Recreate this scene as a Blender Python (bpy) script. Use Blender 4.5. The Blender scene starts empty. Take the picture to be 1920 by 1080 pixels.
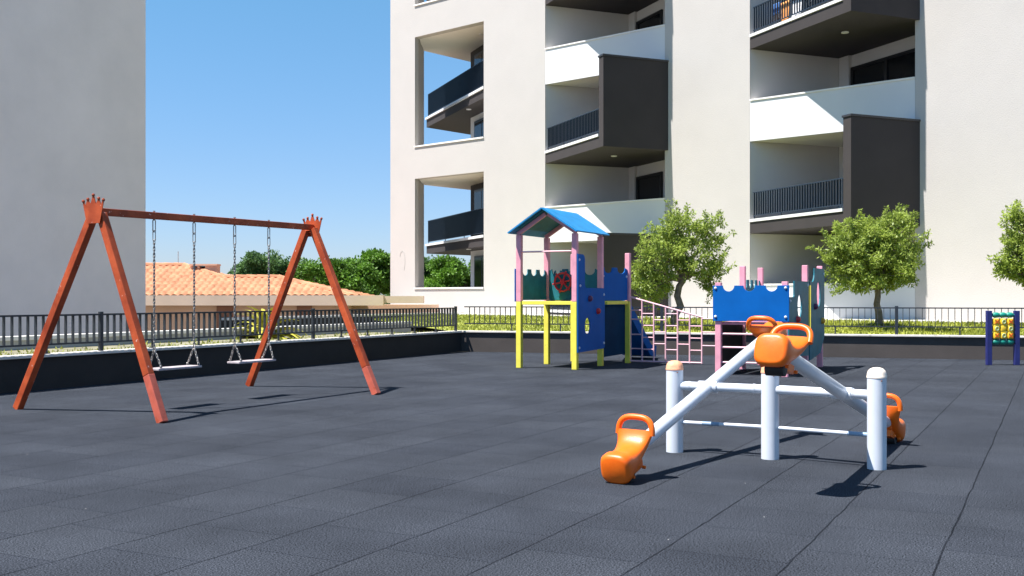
import bpy, math, random
import numpy as np
from mathutils import Vector, Matrix, geometry

S = bpy.context.scene
COL = S.collection

# ------------------------------------------------------------------ camera
H = 1.4
cam_d = bpy.data.cameras.new("camera")
cam = bpy.data.objects.new("camera", cam_d)
COL.objects.link(cam)
cam.location = (0, 0, H)
cam.rotation_euler = (math.radians(90), 0, 0)
cam_d.sensor_width = 36
cam_d.lens = 37.5
cam_d.shift_y = 17 / 1920
cam_d.clip_start = 0.1
cam_d.clip_end = 6000
S.camera = cam

# ------------------------------------------------------------------ sun, sky, exposure
EL, PHI = math.radians(62.5), math.radians(20)
LDIR = Vector((-math.cos(EL) * math.cos(PHI), -math.cos(EL) * math.sin(PHI), math.sin(EL)))
sun_d = bpy.data.lights.new("sun", 'SUN')
sun_d.energy = 5.0
sun_d.angle = math.radians(0.5)
sun_d.color = (1.0, 0.958, 0.91)
sun = bpy.data.objects.new("sun", sun_d)
COL.objects.link(sun)
sun.location = (-20, -10, 40)
sun.rotation_euler = LDIR.to_track_quat('Z', 'Y').to_euler()

world = bpy.data.worlds.new("World")
S.world = world
world.use_nodes = True
wn = world.node_tree
bg = wn.nodes["Background"]
sky = wn.nodes.new("ShaderNodeTexSky")
sky.sky_type = 'NISHITA'
sky.sun_disc = False
sky.sun_elevation = EL
sky.sun_rotation = math.atan2(LDIR.x, LDIR.y)
sky.altitude = 0
sky.air_density = 1.0
sky.dust_density = 0.15
sky.ozone_density = 2.0
tint = wn.nodes.new("ShaderNodeMix")
tint.data_type = 'RGBA'; tint.blend_type = 'MULTIPLY'
tint.inputs[0].default_value = 1.0
wtc = wn.nodes.new("ShaderNodeTexCoord")
wsep = wn.nodes.new("ShaderNodeSeparateXYZ")
wramp = wn.nodes.new("ShaderNodeValToRGB")
wn.links.new(wtc.outputs["Generated"], wsep.inputs[0])
wn.links.new(wsep.outputs[2], wramp.inputs[0])
wramp.color_ramp.elements[0].position = 0.0
wramp.color_ramp.elements[0].color = (0.60, 0.68, 1.0, 1)
wramp.color_ramp.elements[1].position = 0.30
wramp.color_ramp.elements[1].color = (0.66, 1.04, 1.14, 1)
e = wramp.color_ramp.elements.new(0.12); e.color = (0.64, 0.80, 1.02, 1)
wn.links.new(wramp.outputs[0], tint.inputs[7])
wn.links.new(sky.outputs[0], tint.inputs[6])
wn.links.new(tint.outputs[2], bg.inputs[0])
bg.inputs[1].default_value = 0.070
S.view_settings.view_transform = 'Standard'
S.view_settings.look = 'None'
S.view_settings.exposure = 1.1
S.view_settings.gamma = 1.0

rnd = random.Random(7)

# ------------------------------------------------------------------ materials
def mat(name, col, rough=0.6, var=0.0, vscale=3.0, bump=0.0, bscale=40.0, metallic=0.0,
        spots=None, spec=0.5, trans=0.0, coat=0.0, var2=None):
    m = bpy.data.materials.new(name)
    m.use_nodes = True
    nt = m.node_tree
    p = nt.nodes["Principled BSDF"]
    p.inputs["Roughness"].default_value = rough
    p.inputs["Metallic"].default_value = metallic
    p.inputs["Specular IOR Level"].default_value = spec
    p.inputs["Coat Weight"].default_value = coat
    tc = nt.nodes.new("ShaderNodeTexCoord")
    c = (*col, 1)
    p.inputs["Base Color"].default_value = c
    out = None
    if var > 0:
        n = nt.nodes.new("ShaderNodeTexNoise")
        n.inputs["Scale"].default_value = vscale
        n.inputs["Detail"].default_value = 6
        n.inputs["Roughness"].default_value = 0.6
        nt.links.new(tc.outputs["Object"], n.inputs["Vector"])
        r = nt.nodes.new("ShaderNodeValToRGB")
        r.color_ramp.elements[0].position = 0.3
        r.color_ramp.elements[1].position = 0.7
        lo = [max(0, x * (1 - var)) for x in col]
        hi = [min(1, x * (1 + var)) for x in col]
        if var2:
            hi = var2
        r.color_ramp.elements[0].color = (*lo, 1)
        r.color_ramp.elements[1].color = (*hi, 1)
        nt.links.new(n.outputs["Fac"], r.inputs["Fac"])
        out = r.outputs["Color"]
    if spots:
        scol, sscale, thr = spots
        n2 = nt.nodes.new("ShaderNodeTexNoise")
        n2.inputs["Scale"].default_value = sscale
        n2.inputs["Detail"].default_value = 3
        nt.links.new(tc.outputs["Object"], n2.inputs["Vector"])
        r2 = nt.nodes.new("ShaderNodeValToRGB")
        r2.color_ramp.elements[0].position = thr
        r2.color_ramp.elements[1].position = thr + 0.03
        nt.links.new(n2.outputs["Fac"], r2.inputs["Fac"])
        mx = nt.nodes.new("ShaderNodeMix")
        mx.data_type = 'RGBA'
        nt.links.new(r2.outputs["Color"], mx.inputs[0])
        if out:
            nt.links.new(out, mx.inputs[6])
        else:
            mx.inputs[6].default_value = c
        mx.inputs[7].default_value = (*scol, 1)
        out = mx.outputs[2]
    if out:
        nt.links.new(out, p.inputs["Base Color"])
    if bump > 0:
        nb = nt.nodes.new("ShaderNodeTexNoise")
        nb.inputs["Scale"].default_value = bscale
        nb.inputs["Detail"].default_value = 4
        nt.links.new(tc.outputs["Object"], nb.inputs["Vector"])
        b = nt.nodes.new("ShaderNodeBump")
        b.inputs["Strength"].default_value = bump
        b.inputs["Distance"].default_value = 0.01
        nt.links.new(nb.outputs["Fac"], b.inputs["Height"])
        nt.links.new(b.outputs["Normal"], p.inputs["Normal"])
    if trans > 0:
        t = nt.nodes.new("ShaderNodeBsdfTranslucent")
        if out:
            nt.links.new(out, t.inputs["Color"])
        else:
            t.inputs["Color"].default_value = c
        ms = nt.nodes.new("ShaderNodeMixShader")
        ms.inputs[0].default_value = trans
        o = nt.nodes["Material Output"]
        nt.links.new(p.outputs[0], ms.inputs[1])
        nt.links.new(t.outputs[0], ms.inputs[2])
        nt.links.new(ms.outputs[0], o.inputs["Surface"])
    return m

M = {}
M['cream'] = mat('cream render', (0.475, 0.445, 0.418), 0.9, 0.03, 0.7, 0.5, 30, spots=((0.475, 0.445, 0.412), 0.55, 0.69))
M['white'] = mat('white render', (0.66, 0.66, 0.66), 0.9, 0.02, 1.0, 0.15, 60)
M['soffit'] = mat('soffit render', (0.80, 0.76, 0.71), 0.9, 0.03, 1.0)
M['grey_wall'] = mat('grey render', (0.80, 0.715, 0.69), 0.95, 0.07, 0.45, 0.5, 30, spots=((0.70, 0.63, 0.61), 1.7, 0.78))
M['black_render'] = mat('charcoal render', (0.032, 0.0265, 0.0265), 0.85, 0.12, 1.2, 0.3, 60)
M['coping'] = mat('pale coping', (0.78, 0.75, 0.71), 0.7, 0.06, 4)
M['dark_cap'] = mat('dark metal cap', (0.03, 0.03, 0.034), 0.45)
M['rail_metal'] = mat('anthracite metal', (0.022, 0.028, 0.036), 0.45, 0.1, 8)
M['navy_metal'] = mat('navy balcony metal', (0.016, 0.028, 0.045), 0.35, 0.1, 8)
M['glass'] = mat('dark window glass', (0.012, 0.013, 0.015), 0.08, spec=0.25)
M['loggia'] = mat('loggia render', (0.64, 0.615, 0.59), 0.9, 0.03, 1.0, 0.15, 60)
M['frame'] = mat('black window frame', (0.012, 0.012, 0.013), 0.4)
M['wall_black'] = mat('black bitumen render', (0.022, 0.020, 0.020), 0.85, 0.2, 2.0, 0.4, 50)
M['wall_brown'] = mat('charcoal wall render', (0.066, 0.056, 0.052), 0.9, 0.15, 1.3, 0.3, 60)
M['stone_coping'] = mat('stone coping', (0.62, 0.58, 0.53), 0.8, 0.12, 5, 0.3, 60, spots=((0.42, 0.39, 0.36), 6, 0.66))
M['swing_red'] = mat('rusty red paint', (0.34, 0.050, 0.018), 0.5, 0.3, 3.5, 0.15, 60, spots=((0.62, 0.33, 0.27), 16, 0.69), var2=(0.50, 0.092, 0.030), spec=0.25)
M['swing_red_foot'] = mat('repainted red foot', (0.50, 0.105, 0.065), 0.5, 0.2, 6, 0.1, 60, spots=((0.40, 0.07, 0.03), 9, 0.66))
M['chain'] = mat('galvanised chain', (0.34, 0.32, 0.30), 0.4, 0.3, 20, metallic=0.75)
M['board'] = mat('weathered seat board', (0.42, 0.36, 0.37), 0.7, 0.25, 12)
M['white_metal'] = mat('white painted metal', (0.60, 0.635, 0.69), 0.32, 0.05, 6, spots=((0.45, 0.36, 0.3), 22, 0.79), spec=0.5)
M['orange'] = mat('orange plastic', (0.84, 0.125, 0.004), 0.38, 0.10, 5, 0.08, 90, spec=0.45, var2=(0.92, 0.175, 0.008))
M['cap_orange'] = mat('faded orange plastic', (0.80, 0.36, 0.20), 0.6, 0.15, 30)
M['cap_pale'] = mat('bleached plastic', (0.80, 0.68, 0.56), 0.6, 0.12, 30)
M['rubber'] = mat('black rubber', (0.014, 0.014, 0.015), 0.6, 0.2, 30)
M['bluegrey'] = mat('blue grey sleeve', (0.22, 0.32, 0.44), 0.5)
M['steel'] = mat('steel bolt', (0.6, 0.6, 0.6), 0.35, metallic=0.9)
M['pink'] = mat('pink paint', (0.74, 0.32, 0.40), 0.5, 0.14, 5, 0.1, 60, spots=((0.80, 0.45, 0.50), 12, 0.70))
M['pale_pink'] = mat('pale pink metal', (0.80, 0.47, 0.52), 0.45, 0.08, 6)
M['yellow'] = mat('yellow paint', (0.80, 0.71, 0.085), 0.5, 0.09, 4, spots=((0.55, 0.48, 0.10), 9, 0.70))
M['teal'] = mat('teal panel', (0.018, 0.150, 0.195), 0.55, 0.2, 4, 0.1, 60, spots=((0.05, 0.20, 0.24), 8, 0.71), spec=0.25)
M['blue'] = mat('blue panel', (0.001, 0.100, 0.37), 0.6, 0.12, 2, 0.1, 60, spots=((0.012, 0.13, 0.40), 9, 0.73), spec=0.12)
M['roof_blue'] = mat('sky blue board', (0.008, 0.20, 0.45), 0.5, 0.22, 4, spec=0.3)
M['navy'] = mat('navy board', (0.001, 0.036, 0.085), 0.7, 0.15, 3, spec=0.1)
M['navy_post'] = mat('navy post paint', (0.018, 0.022, 0.13), 0.45, 0.2, 5)
M['red'] = mat('red plastic', (0.60, 0.02, 0.025), 0.4, 0.1, 10)
M['purple'] = mat('plum plastic', (0.12, 0.02, 0.07), 0.45)
M['amber'] = mat('amber plastic', (0.75, 0.36, 0.02), 0.45)
M['tic_yellow'] = mat('yellow plastic', (0.85, 0.55, 0.03), 0.45, 0.1, 8)
M['tic_green'] = mat('green plastic', (0.006, 0.22, 0.16), 0.45, 0.1, 8)
M['tic_x'] = mat('red orange mark', (0.80, 0.12, 0.01), 0.5)
M['tic_o'] = mat('pale green mark', (0.42, 0.55, 0.33), 0.5)
M['bark'] = mat('olive bark', (0.16, 0.125, 0.095), 0.9, 0.4, 9, 0.8, 30)
M['leaf'] = mat('olive leaf', (0.22, 0.32, 0.04), 0.5, 0.4, 1.7, trans=0.40, var2=(0.43, 0.53, 0.10))
M['leaf_far'] = mat('far tree leaf', (0.075, 0.19, 0.016), 0.55, 0.45, 0.6, trans=0.35, var2=(0.18, 0.36, 0.035))
M['leaf_far2'] = mat('far dull leaf', (0.07, 0.16, 0.045), 0.55, 0.4, 0.6, trans=0.35, var2=(0.15, 0.28, 0.08))
M['agave'] = mat('yellow agave leaf', (0.62, 0.50, 0.05), 0.5, 0.15, 5, var2=(0.34, 0.38, 0.05))
M['grass'] = mat('grass blade', (0.17, 0.24, 0.025), 0.6, 0.5, 2.0, trans=0.35, var2=(0.42, 0.44, 0.06))
M['lawn'] = mat('lawn', (0.19, 0.25, 0.03), 0.9, 0.4, 1.6, 0.5, 40, var2=(0.40, 0.42, 0.06))
M['soil'] = mat('planted soil', (0.20, 0.18, 0.12), 0.95, 0.5, 2.2, 0.6, 30, var2=(0.32, 0.30, 0.19))
M['earth'] = mat('dry earth', (0.23, 0.21, 0.15), 0.95, 0.3, 0.05)
M['path'] = mat('pale paving', (0.58, 0.56, 0.53), 0.85, 0.08, 1.5)
M['concrete'] = mat('cast concrete', (0.42, 0.41, 0.38), 0.9, 0.15, 1.2, 0.2, 40)
M['peach'] = mat('peach render', (0.66, 0.43, 0.315), 0.9, 0.05, 0.8)
M['beige'] = mat('beige fascia', (0.66, 0.50, 0.39), 0.8, 0.06, 0.8)
M['brown'] = mat('brown shutter', (0.25, 0.11, 0.07), 0.7, 0.1, 3)
M['tile'] = mat('terracotta tile', (0.44, 0.18, 0.088), 0.85, 0.22, 2.5, 0.2, 20, var2=(0.60, 0.29, 0.155))
M['cloth'] = mat('orange towel', (0.80, 0.35, 0.10), 0.9, 0.1, 8)
M['cloth_blue'] = mat('blue towel', (0.05, 0.16, 0.42), 0.9, 0.2, 5)
M['cloth_white'] = mat('white patterned sheet', (0.75, 0.75, 0.78), 0.9, 0.35, 14)

def ground_mat():
    m = bpy.data.materials.new('rubber tiles')
    m.use_nodes = True
    nt = m.node_tree
    L = nt.links.new
    N = nt.nodes.new
    p = nt.nodes["Principled BSDF"]
    tc = N("ShaderNodeTexCoord")
    mp = N("ShaderNodeMapping")
    mp.inputs["Rotation"].default_value = (0, 0, -math.radians(90 - 27.1))
    mp.inputs["Location"].default_value = (0.25, TILE_OFF, 0)
    L(tc.outputs["Object"], mp.inputs["Vector"])
    # warp a little so that joints are not ruler straight
    nw = N("ShaderNodeTexNoise"); nw.inputs["Scale"].default_value = 2.2; nw.inputs["Detail"].default_value = 3
    L(mp.outputs[0], nw.inputs["Vector"])
    sub = N("ShaderNodeVectorMath"); sub.operation = 'MULTIPLY_ADD'
    L(nw.outputs["Color"], sub.inputs[0]); sub.inputs[1].default_value = (0.03, 0.03, 0); sub.inputs[2].default_value = (-0.015, -0.015, 0)
    add = N("ShaderNodeVectorMath"); add.operation = 'ADD'
    L(mp.outputs[0], add.inputs[0]); L(sub.outputs[0], add.inputs[1])
    def brick(mortar, smooth, bw):
        b = N("ShaderNodeTexBrick")
        b.offset = 0.5
        b.inputs["Scale"].default_value = 1.0
        b.inputs["Brick Width"].default_value = bw
        b.inputs["Row Height"].default_value = TILE
        b.inputs["Mortar Size"].default_value = mortar
        b.inputs["Mortar Smooth"].default_value = smooth
        L(add.outputs[0], b.inputs["Vector"])
        return b
    b1 = brick(0.008, 0.4, 400.0)      # long straight row joints
    b2 = brick(0.007, 0.6, TILE)       # tiles, with their faint cross joints
    b2.inputs["Color1"].default_value = (0.032, 0.0365, 0.046, 1)
    b2.inputs["Color2"].default_value = (0.038, 0.043, 0.053, 1)
    b2.inputs["Mortar"].default_value = (0.019, 0.022, 0.029, 1)
    L(b2.outputs["Color"], p.inputs["Base Color"])
    # row joints darker
    mxj = N("ShaderNodeMix"); mxj.data_type = 'RGBA'
    njj = N("ShaderNodeTexNoise"); njj.inputs["Scale"].default_value = 5.0; njj.inputs["Detail"].default_value = 4
    L(mp.outputs[0], njj.inputs["Vector"])
    mj = N("ShaderNodeMath"); mj.operation = 'MULTIPLY'
    rj = N("ShaderNodeMapRange"); rj.inputs[1].default_value = 0.3; rj.inputs[2].default_value = 0.6; rj.inputs[3].default_value = 0.15; rj.inputs[4].default_value = 0.65
    L(njj.outputs["Fac"], rj.inputs[0])
    L(b1.outputs["Fac"], mj.inputs[0]); L(rj.outputs[0], mj.inputs[1])
    L(mj.outputs[0], mxj.inputs[0]); L(b2.outputs["Color"], mxj.inputs[6]); mxj.inputs[7].default_value = (0.006, 0.007, 0.009, 1)
    # broad dusty patches
    n1 = N("ShaderNodeTexNoise"); n1.inputs["Scale"].default_value = 0.8; n1.inputs["Detail"].default_value = 5; n1.inputs["Roughness"].default_value = 0.65
    L(mp.outputs[0], n1.inputs["Vector"])
    r1 = N("ShaderNodeMapRange"); r1.inputs[1].default_value = 0.3; r1.inputs[2].default_value = 0.7; r1.inputs[3].default_value = 0.78; r1.inputs[4].default_value = 1.22
    L(n1.outputs["Fac"], r1.inputs[0])
    # granules
    n2 = N("ShaderNodeTexNoise"); n2.inputs["Scale"].default_value = 105; n2.inputs["Detail"].default_value = 5; n2.inputs["Roughness"].default_value = 0.75
    L(mp.outputs[0], n2.inputs["Vector"])
    r2 = N("ShaderNodeMapRange"); r2.inputs[1].default_value = 0.40; r2.inputs[2].default_value = 0.62; r2.inputs[3].default_value = 0.0; r2.inputs[4].default_value = 2.2
    L(n2.outputs["Fac"], r2.inputs[0])
    m1 = N("ShaderNodeMath"); m1.operation = 'MULTIPLY'
    L(r1.outputs[0], m1.inputs[0]); L(r2.outputs[0], m1.inputs[1])
    vm = N("ShaderNodeVectorMath"); vm.operation = 'SCALE'
    L(mxj.outputs[2], vm.inputs[0]); L(m1.outputs[0], vm.inputs[3])
    # sparse pale crumbs
    vo = N("ShaderNodeTexVoronoi"); vo.inputs["Scale"].default_value = 3.4
    L(mp.outputs[0], vo.inputs["Vector"])
    lt = N("ShaderNodeMath"); lt.operation = 'LESS_THAN'; lt.inputs[1].default_value = 0.018
    L(vo.outputs["Distance"], lt.inputs[0])
    sx = N("ShaderNodeSeparateXYZ")
    L(vo.outputs["Color"], sx.inputs[0])
    gt = N("ShaderNodeMath"); gt.operation = 'GREATER_THAN'; gt.inputs[1].default_value = 0.72
    L(sx.outputs[0], gt.inputs[0])
    mu = N("ShaderNodeMath"); mu.operation = 'MULTIPLY'
    L(lt.outputs[0], mu.inputs[0]); L(gt.outputs[0], mu.inputs[1])
    mx = N("ShaderNodeMix"); mx.data_type = 'RGBA'
    L(mu.outputs[0], mx.inputs[0]); L(vm.outputs[0], mx.inputs[6]); mx.inputs[7].default_value = (0.42, 0.41, 0.40, 1)
    L(mx.outputs[2], p.inputs["Base Color"])
    p.inputs["Roughness"].default_value = 1.0
    p.inputs["Specular IOR Level"].default_value = 0.04
    bp = N("ShaderNodeBump"); bp.inputs["Strength"].default_value = 0.25; bp.inputs["Distance"].default_value = 0.003
    hs = N("ShaderNodeMath"); hs.operation = 'SUBTRACT'
    L(n2.outputs["Fac"], hs.inputs[0]); L(b1.outputs["Fac"], hs.inputs[1])
    L(hs.outputs[0], bp.inputs["Height"])
    L(bp.outputs[0], p.inputs["Normal"])
    return m
TILE = 0.695
TILE_OFF = 0.135

# ------------------------------------------------------------------ mesh helpers
V = Vector
ZUP = V((0, 0, 1))

class MB:
    def __init__(s):
        s.v = []; s.f = []; s.smooth = False
    def add(s, vs, fs):
        o = len(s.v)
        s.v += [tuple(x) for x in vs]
        s.f += [tuple(i + o for i in f) for f in fs]
    def box(s, c, size, bx=V((1, 0, 0)), by=V((0, 1, 0)), bz=ZUP):
        c = V(c); hx, hy, hz = [x / 2 for x in size]
        vs = [c + bx * (i * hx) + by * (j * hy) + bz * (k * hz) for k in (-1, 1) for j in (-1, 1) for i in (-1, 1)]
        s.add(vs, [(0, 2, 3, 1), (4, 5, 7, 6), (0, 1, 5, 4), (2, 6, 7, 3), (0, 4, 6, 2), (1, 3, 7, 5)])
        return s
    def bar(s, p, q, w, d, side):
        """rectangular bar from p to q; w measured along 'side', d across"""
        p = V(p); q = V(q); t = (q - p); L = t.length; t.normalize()
        sd = V(side); sd = (sd - t * sd.dot(t)).normalized()
        o = t.cross(sd)
        return s.box((p + q) / 2, (w, d, L), sd, o, t)
    def prism(s, poly, z0, z1):
        """poly: list of (x,y) world, any winding"""
        a = sum(poly[i][0] * poly[(i + 1) % len(poly)][1] - poly[(i + 1) % len(poly)][0] * poly[i][1] for i in range(len(poly)))
        if a < 0: poly = poly[::-1]
        n = len(poly)
        vs = [(x, y, z0) for x, y in poly] + [(x, y, z1) for x, y in poly]
        tri = geometry.tessellate_polygon([[V((x, y, 0)) for x, y in poly]])
        fs = []
        for t in tri:
            A, B, C = [V((poly[i][0], poly[i][1])) for i in t]
            if (B - A).cross(C - A) < 0: t = t[::-1]
            fs.append(tuple(i + n for i in t)); fs.append(tuple(t[::-1]))
        for i in range(n):
            j = (i + 1) % n
            fs.append((i, j, j + n, i + n))
        s.add(vs, fs); return s
    def plate(s, outer, holes, o, bx, by, th):
        """flat board: 2d outline (+holes) in frame o,bx,by; thickness th along bx x by"""
        o = V(o); nz = V(bx).cross(V(by)).normalized()
        loops = [outer] + list(holes)
        flat = [p for l in loops for p in l]
        n = len(flat)
        tri = geometry.tessellate_polygon([[V((x, y, 0)) for x, y in l] for l in loops])
        P = lambda p, k: o + bx * p[0] + by * p[1] + nz * k
        vs = [P(p, th / 2) for p in flat] + [P(p, -th / 2) for p in flat]
        fs = []
        for t in tri:
            A, B, C = [V(flat[i]) for i in t]
            if (B - A).cross(C - A) < 0: t = t[::-1]
            fs.append(tuple(t)); fs.append(tuple(i + n for i in t[::-1]))
        b = 0
        for li, l in enumerate(loops):
            k = len(l)
            a = sum(l[i][0] * l[(i + 1) % k][1] - l[(i + 1) % k][0] * l[i][1] for i in range(k))
            for i in range(k):
                j = (i + 1) % k
                q = (b + i, b + i + n, b + j + n, b + j)
                ccw = a > 0
                if li > 0: ccw = not ccw
                fs.append(q if ccw else q[::-1])
            b += k
        s.add(vs, fs); return s
    def tube(s, path, r, n=12, cap=True, closed=False, ref=None):
        path = [V(p) for p in path]; m = len(path)
        rs = r if isinstance(r, (list, tuple)) else [r] * m
        rings = []
        prev = None
        for i, p in enumerate(path):
            if closed:
                t = path[(i + 1) % m] - path[i - 1]
            else:
                t = path[min(i + 1, m - 1)] - path[max(i - 1, 0)]
            t.normalize()
            if prev is None:
                a = V(ref) if ref is not None else (ZUP if abs(t.z) < 0.9 else V((1, 0, 0)))
            else:
                a = prev
            a = (a - t * a.dot(t)).normalized(); prev = a
            b = t.cross(a)
            rings.append([p + a * (rs[i] * math.cos(2 * math.pi * k / n)) + b * (rs[i] * math.sin(2 * math.pi * k / n)) for k in range(n)])
        o = len(s.v)
        vs = [x for rg in rings for x in rg]
        fs = []
        for i in range(m if closed else m - 1):
            i2 = (i + 1) % m
            for k in range(n):
                k2 = (k + 1) % n
                fs.append((i * n + k, i * n + k2, i2 * n + k2, i2 * n + k))
        if cap and not closed:
            fs.append(tuple(range(n))[::-1]); fs.append(tuple((m - 1) * n + k for k in range(n)))
        s.add(vs, fs); return s
    def loft(s, rings, cap=True):
        n = len(rings[0]); m = len(rings)
        vs = [x for r in rings for x in r]; fs = []
        for i in range(m - 1):
            for k in range(n):
                k2 = (k + 1) % n
                fs.append((i * n + k, i * n + k2, (i + 1) * n + k2, (i + 1) * n + k))
        if cap:
            fs.append(tuple(range(n))[::-1]); fs.append(tuple((m - 1) * n + k for k in range(n)))
        s.add(vs, fs); return s
    def lathe(s, c, prof, axis=ZUP, n=24):
        c = V(c); axis = V(axis).normalized()
        a = V((1, 0, 0)) if abs(axis.x) < 0.9 else V((0, 1, 0))
        a = (a - axis * a.dot(axis)).normalized(); b = axis.cross(a)
        return s.loft([[c + axis * h + a * (r * math.cos(2 * math.pi * k / n)) + b * (r * math.sin(2 * math.pi * k / n)) for k in range(n)] for r, h in prof])
    def build(s, name, m, parent=None, smooth=None, bevel=0, seg=2, angle=40):
        me = bpy.data.meshes.new(name)
        me.from_pydata(s.v, [], s.f)
        me.validate()
        me.update()
        me.materials.append(m)
        o = bpy.data.objects.new(name, me)
        COL.objects.link(o)
        if smooth:
            me.shade_smooth()
            me.set_sharp_from_angle(angle=math.radians(angle))
        if bevel:
            b = o.modifiers.new("bevel", 'BEVEL'); b.width = bevel; b.segments = seg
            b.limit_method = 'ANGLE'; b.angle_limit = math.radians(35)
        if parent is not None:
            put(o, parent)
        return o

def put(o, parent):
    """parent keeping world position (geometry is written in world metres)"""
    o.parent = parent
    base = WORLD_OF.get(parent.name, Matrix.Identity(4))
    o.matrix_parent_inverse = base.inverted()
    WORLD_OF[o.name] = Matrix.Identity(4)
WORLD_OF = {}

def thing(name, loc, label, cat, group=None):
    o = bpy.data.objects.new(name, None)
    COL.objects.link(o)
    o.location = loc
    o.empty_display_size = 0.2
    WORLD_OF[o.name] = Matrix.Translation(V(loc))
    o['label'] = label; o['category'] = cat
    if group: o['group'] = group
    return o
def tag(o, label, cat, group=None, kind=None):
    o['label'] = label; o['category'] = cat
    if group: o['group'] = group
    if kind: o['kind'] = kind
    return o
def struct(o):
    o['kind'] = 'structure'; return o

def xy(p): return (p[0], p[1])
# playground grid axes: VG runs along the left fence, UG across it
A27 = math.radians(27.1)
VG = V((math.sin(A27), math.cos(A27), 0))
UG = V((math.cos(A27), -math.sin(A27), 0))
def gpt(px, py):
    """point of the playground floor seen at this spot of the photograph"""
    d = 2000 * H / (py - 557)
    return V(((px - 960) / 2000 * d, d, 0))

# ------------------------------------------------------------------ terrain and playground
FL0 = V((-7.43, 15.47, 0)); CORNER = V((-1.30, 27.40, 0)); BR = V((11.14, 23.75, 0))
FD = (CORNER - FL0).normalized()          # along the left wall, away from the viewer
FN = V((FD.y, -FD.x, 0))                  # towards the playground
BD = (BR - CORNER).normalized()           # along the back wall, to the right
BN = V((BD.y, -BD.x, 0))                  # towards the viewer
b = MB()
R = 3000
b.add([(-R, -R, -2.4), (R, -R, -2.4), (R, R, -2.4), (-R, R, -2.4)], [(0, 1, 2, 3)])
struct(b.build('terrain', M['earth']))

P_L = FL0 - FD * 26; P_R = CORNER + BD * 30
floor_poly = [xy(P_L), xy(CORNER), xy(P_R), (P_R.x + 4, -8), (P_L.x, -8)]
b = MB(); b.prism(floor_poly, -2.5, 0)
struct(b.build('playground_floor', ground_mat()))

WT = 0.20     # wall thickness
HW = 0.49     # wall height below coping
CT = 0.045
def low_wall(p, q, inn, name, label):
    """retaining wall with coping from p to q, inner face on the line p-q"""
    t = thing(name, tuple(p), label, 'low wall')
    return t
sw = thing('retaining_wall', tuple(FL0), 'low black retaining wall with pale coping under the left railing, beside the swings', 'low wall')
b = MB(); b.prism([xy(P_L), xy(CORNER), xy(CORNER - FN * WT - FD * 0.0 + BD * 0), xy(P_L - FN * WT)], 0.001, HW)
b.build('wall_face', M['wall_black'], sw)
b = MB(); b.prism([xy(P_L + FN * 0.06), xy(CORNER + FN * 0.06 - FD * 0.085), xy(CORNER - FN * (WT + 0.05) - FD * 0.085), xy(P_L - FN * (WT + .05))], HW, HW + CT)
b.build('coping', M['stone_coping'], sw, bevel=0.008)
bw = thing('retaining_wall', tuple(CORNER), 'low dark charcoal retaining wall with pale coping across the back of the playground', 'low wall')
b = MB(); b.prism([xy(CORNER - FN * WT), xy(CORNER), xy(P_R), xy(P_R - BN * WT), xy(CORNER - BN * WT - FN * WT)], 0.002, HW - 0.002)
b.build('wall_face', M['wall_brown'], bw)
b = MB(); b.prism([xy(CORNER - FN * 0.25 + BN * 0.09), xy(P_R + BN * 0.09), xy(P_R - BN * (WT + .05)), xy(CORNER - FN * .25 - BN * (WT + .05))], HW + 0.002, HW + CT + 0.002)
b.build('coping', M['stone_coping'], bw, bevel=0.008)

# ------------------------------------------------------------------ railings on the walls
def on_line(px, p, d):
    k = (px - 960) / 2000
    t = (k * p.y - p.x) / (d.x - k * d.y)
    return t
def railing(name, label, p, d, s_posts, s0, s1, zt, zb, foot_gap, post_w, bar_d):
    nrm = V((d.y, -d.x, 0))
    t = thing(name, tuple(p + d * s0 + V((0, 0, HW + CT))), label, 'railing')
    z0 = HW + CT
    P = lambda s, z: p + d * s + V((0, 0, z))
    for s in s_posts:
        MB().box(P(s, (z0 + zt + .03) / 2), (post_w, post_w, zt + .03 - z0), d, nrm).build('post', M['rail_metal'], t, bevel=0.004)
    b = MB(); b.bar(P(s0, zt - .015), P(s1, zt - .015), 0.05, 0.028, nrm)
    b.build('top_rail', M['rail_metal'], t)
    b = MB(); b.bar(P(s0, zb), P(s1, zb), 0.04, 0.028, nrm)
    b.build('bottom_rail', M['rail_metal'], t)
    edges = sorted([s0] + list(s_posts) + [s1])
    for a, c in zip(edges[:-1], edges[1:]):
        if c - a < 0.3: continue
        n = max(2, round((c - a) / 0.138))
        b = MB()
        for i in range(1, n):
            s = a + (c - a) * i / n
            b.box(P(s, (zb + zt) / 2), (0.012, bar_d, zt - zb - .03), d, nrm)
        b.build('bar_panel', M['rail_metal'], t)
        m = max(1, round((c - a) / foot_gap))
        for i in range(1, m):
            s = a + (c - a) * i / m
            MB().box(P(s, (z0 + zb) / 2), (0.03, 0.03, zb - z0), d, nrm).box(P(s, z0 + .006), (.09, .07, .012), d, nrm).build('foot', M['rail_metal'], t)
    return t
pl = FL0 - FN * 0.10
sp = [on_line(189, pl, FD), on_line(587, pl, FD)]
step = (sp[1] - sp[0])
posts = [sp[0] - step * .75, sp[0], sp[0] + step / 2, sp[1]]
posts = [sp[0] - 5.2, sp[0], sp[1]]
s_end = (CORNER - FL0).dot(FD) - 0.12
railing('railing', 'anthracite metal railing of close upright bars on the left wall behind the swings', pl, FD, posts + [s_end], -8.0, s_end, 1.135, 0.675, 1.05, 0.06, 0.054)
pb = CORNER - BN * 0.10
sb = [on_line(1241, pb, BD), on_line(1681, pb, BD)]
railing('railing', 'thin dark metal railing of spaced upright bars on the back wall below the olive trees', pb, BD, sb + [sb[1] + (sb[1] - sb[0])], 0.05, 22, 1.165, 0.72, 1.35, 0.07, 0.045)

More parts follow.
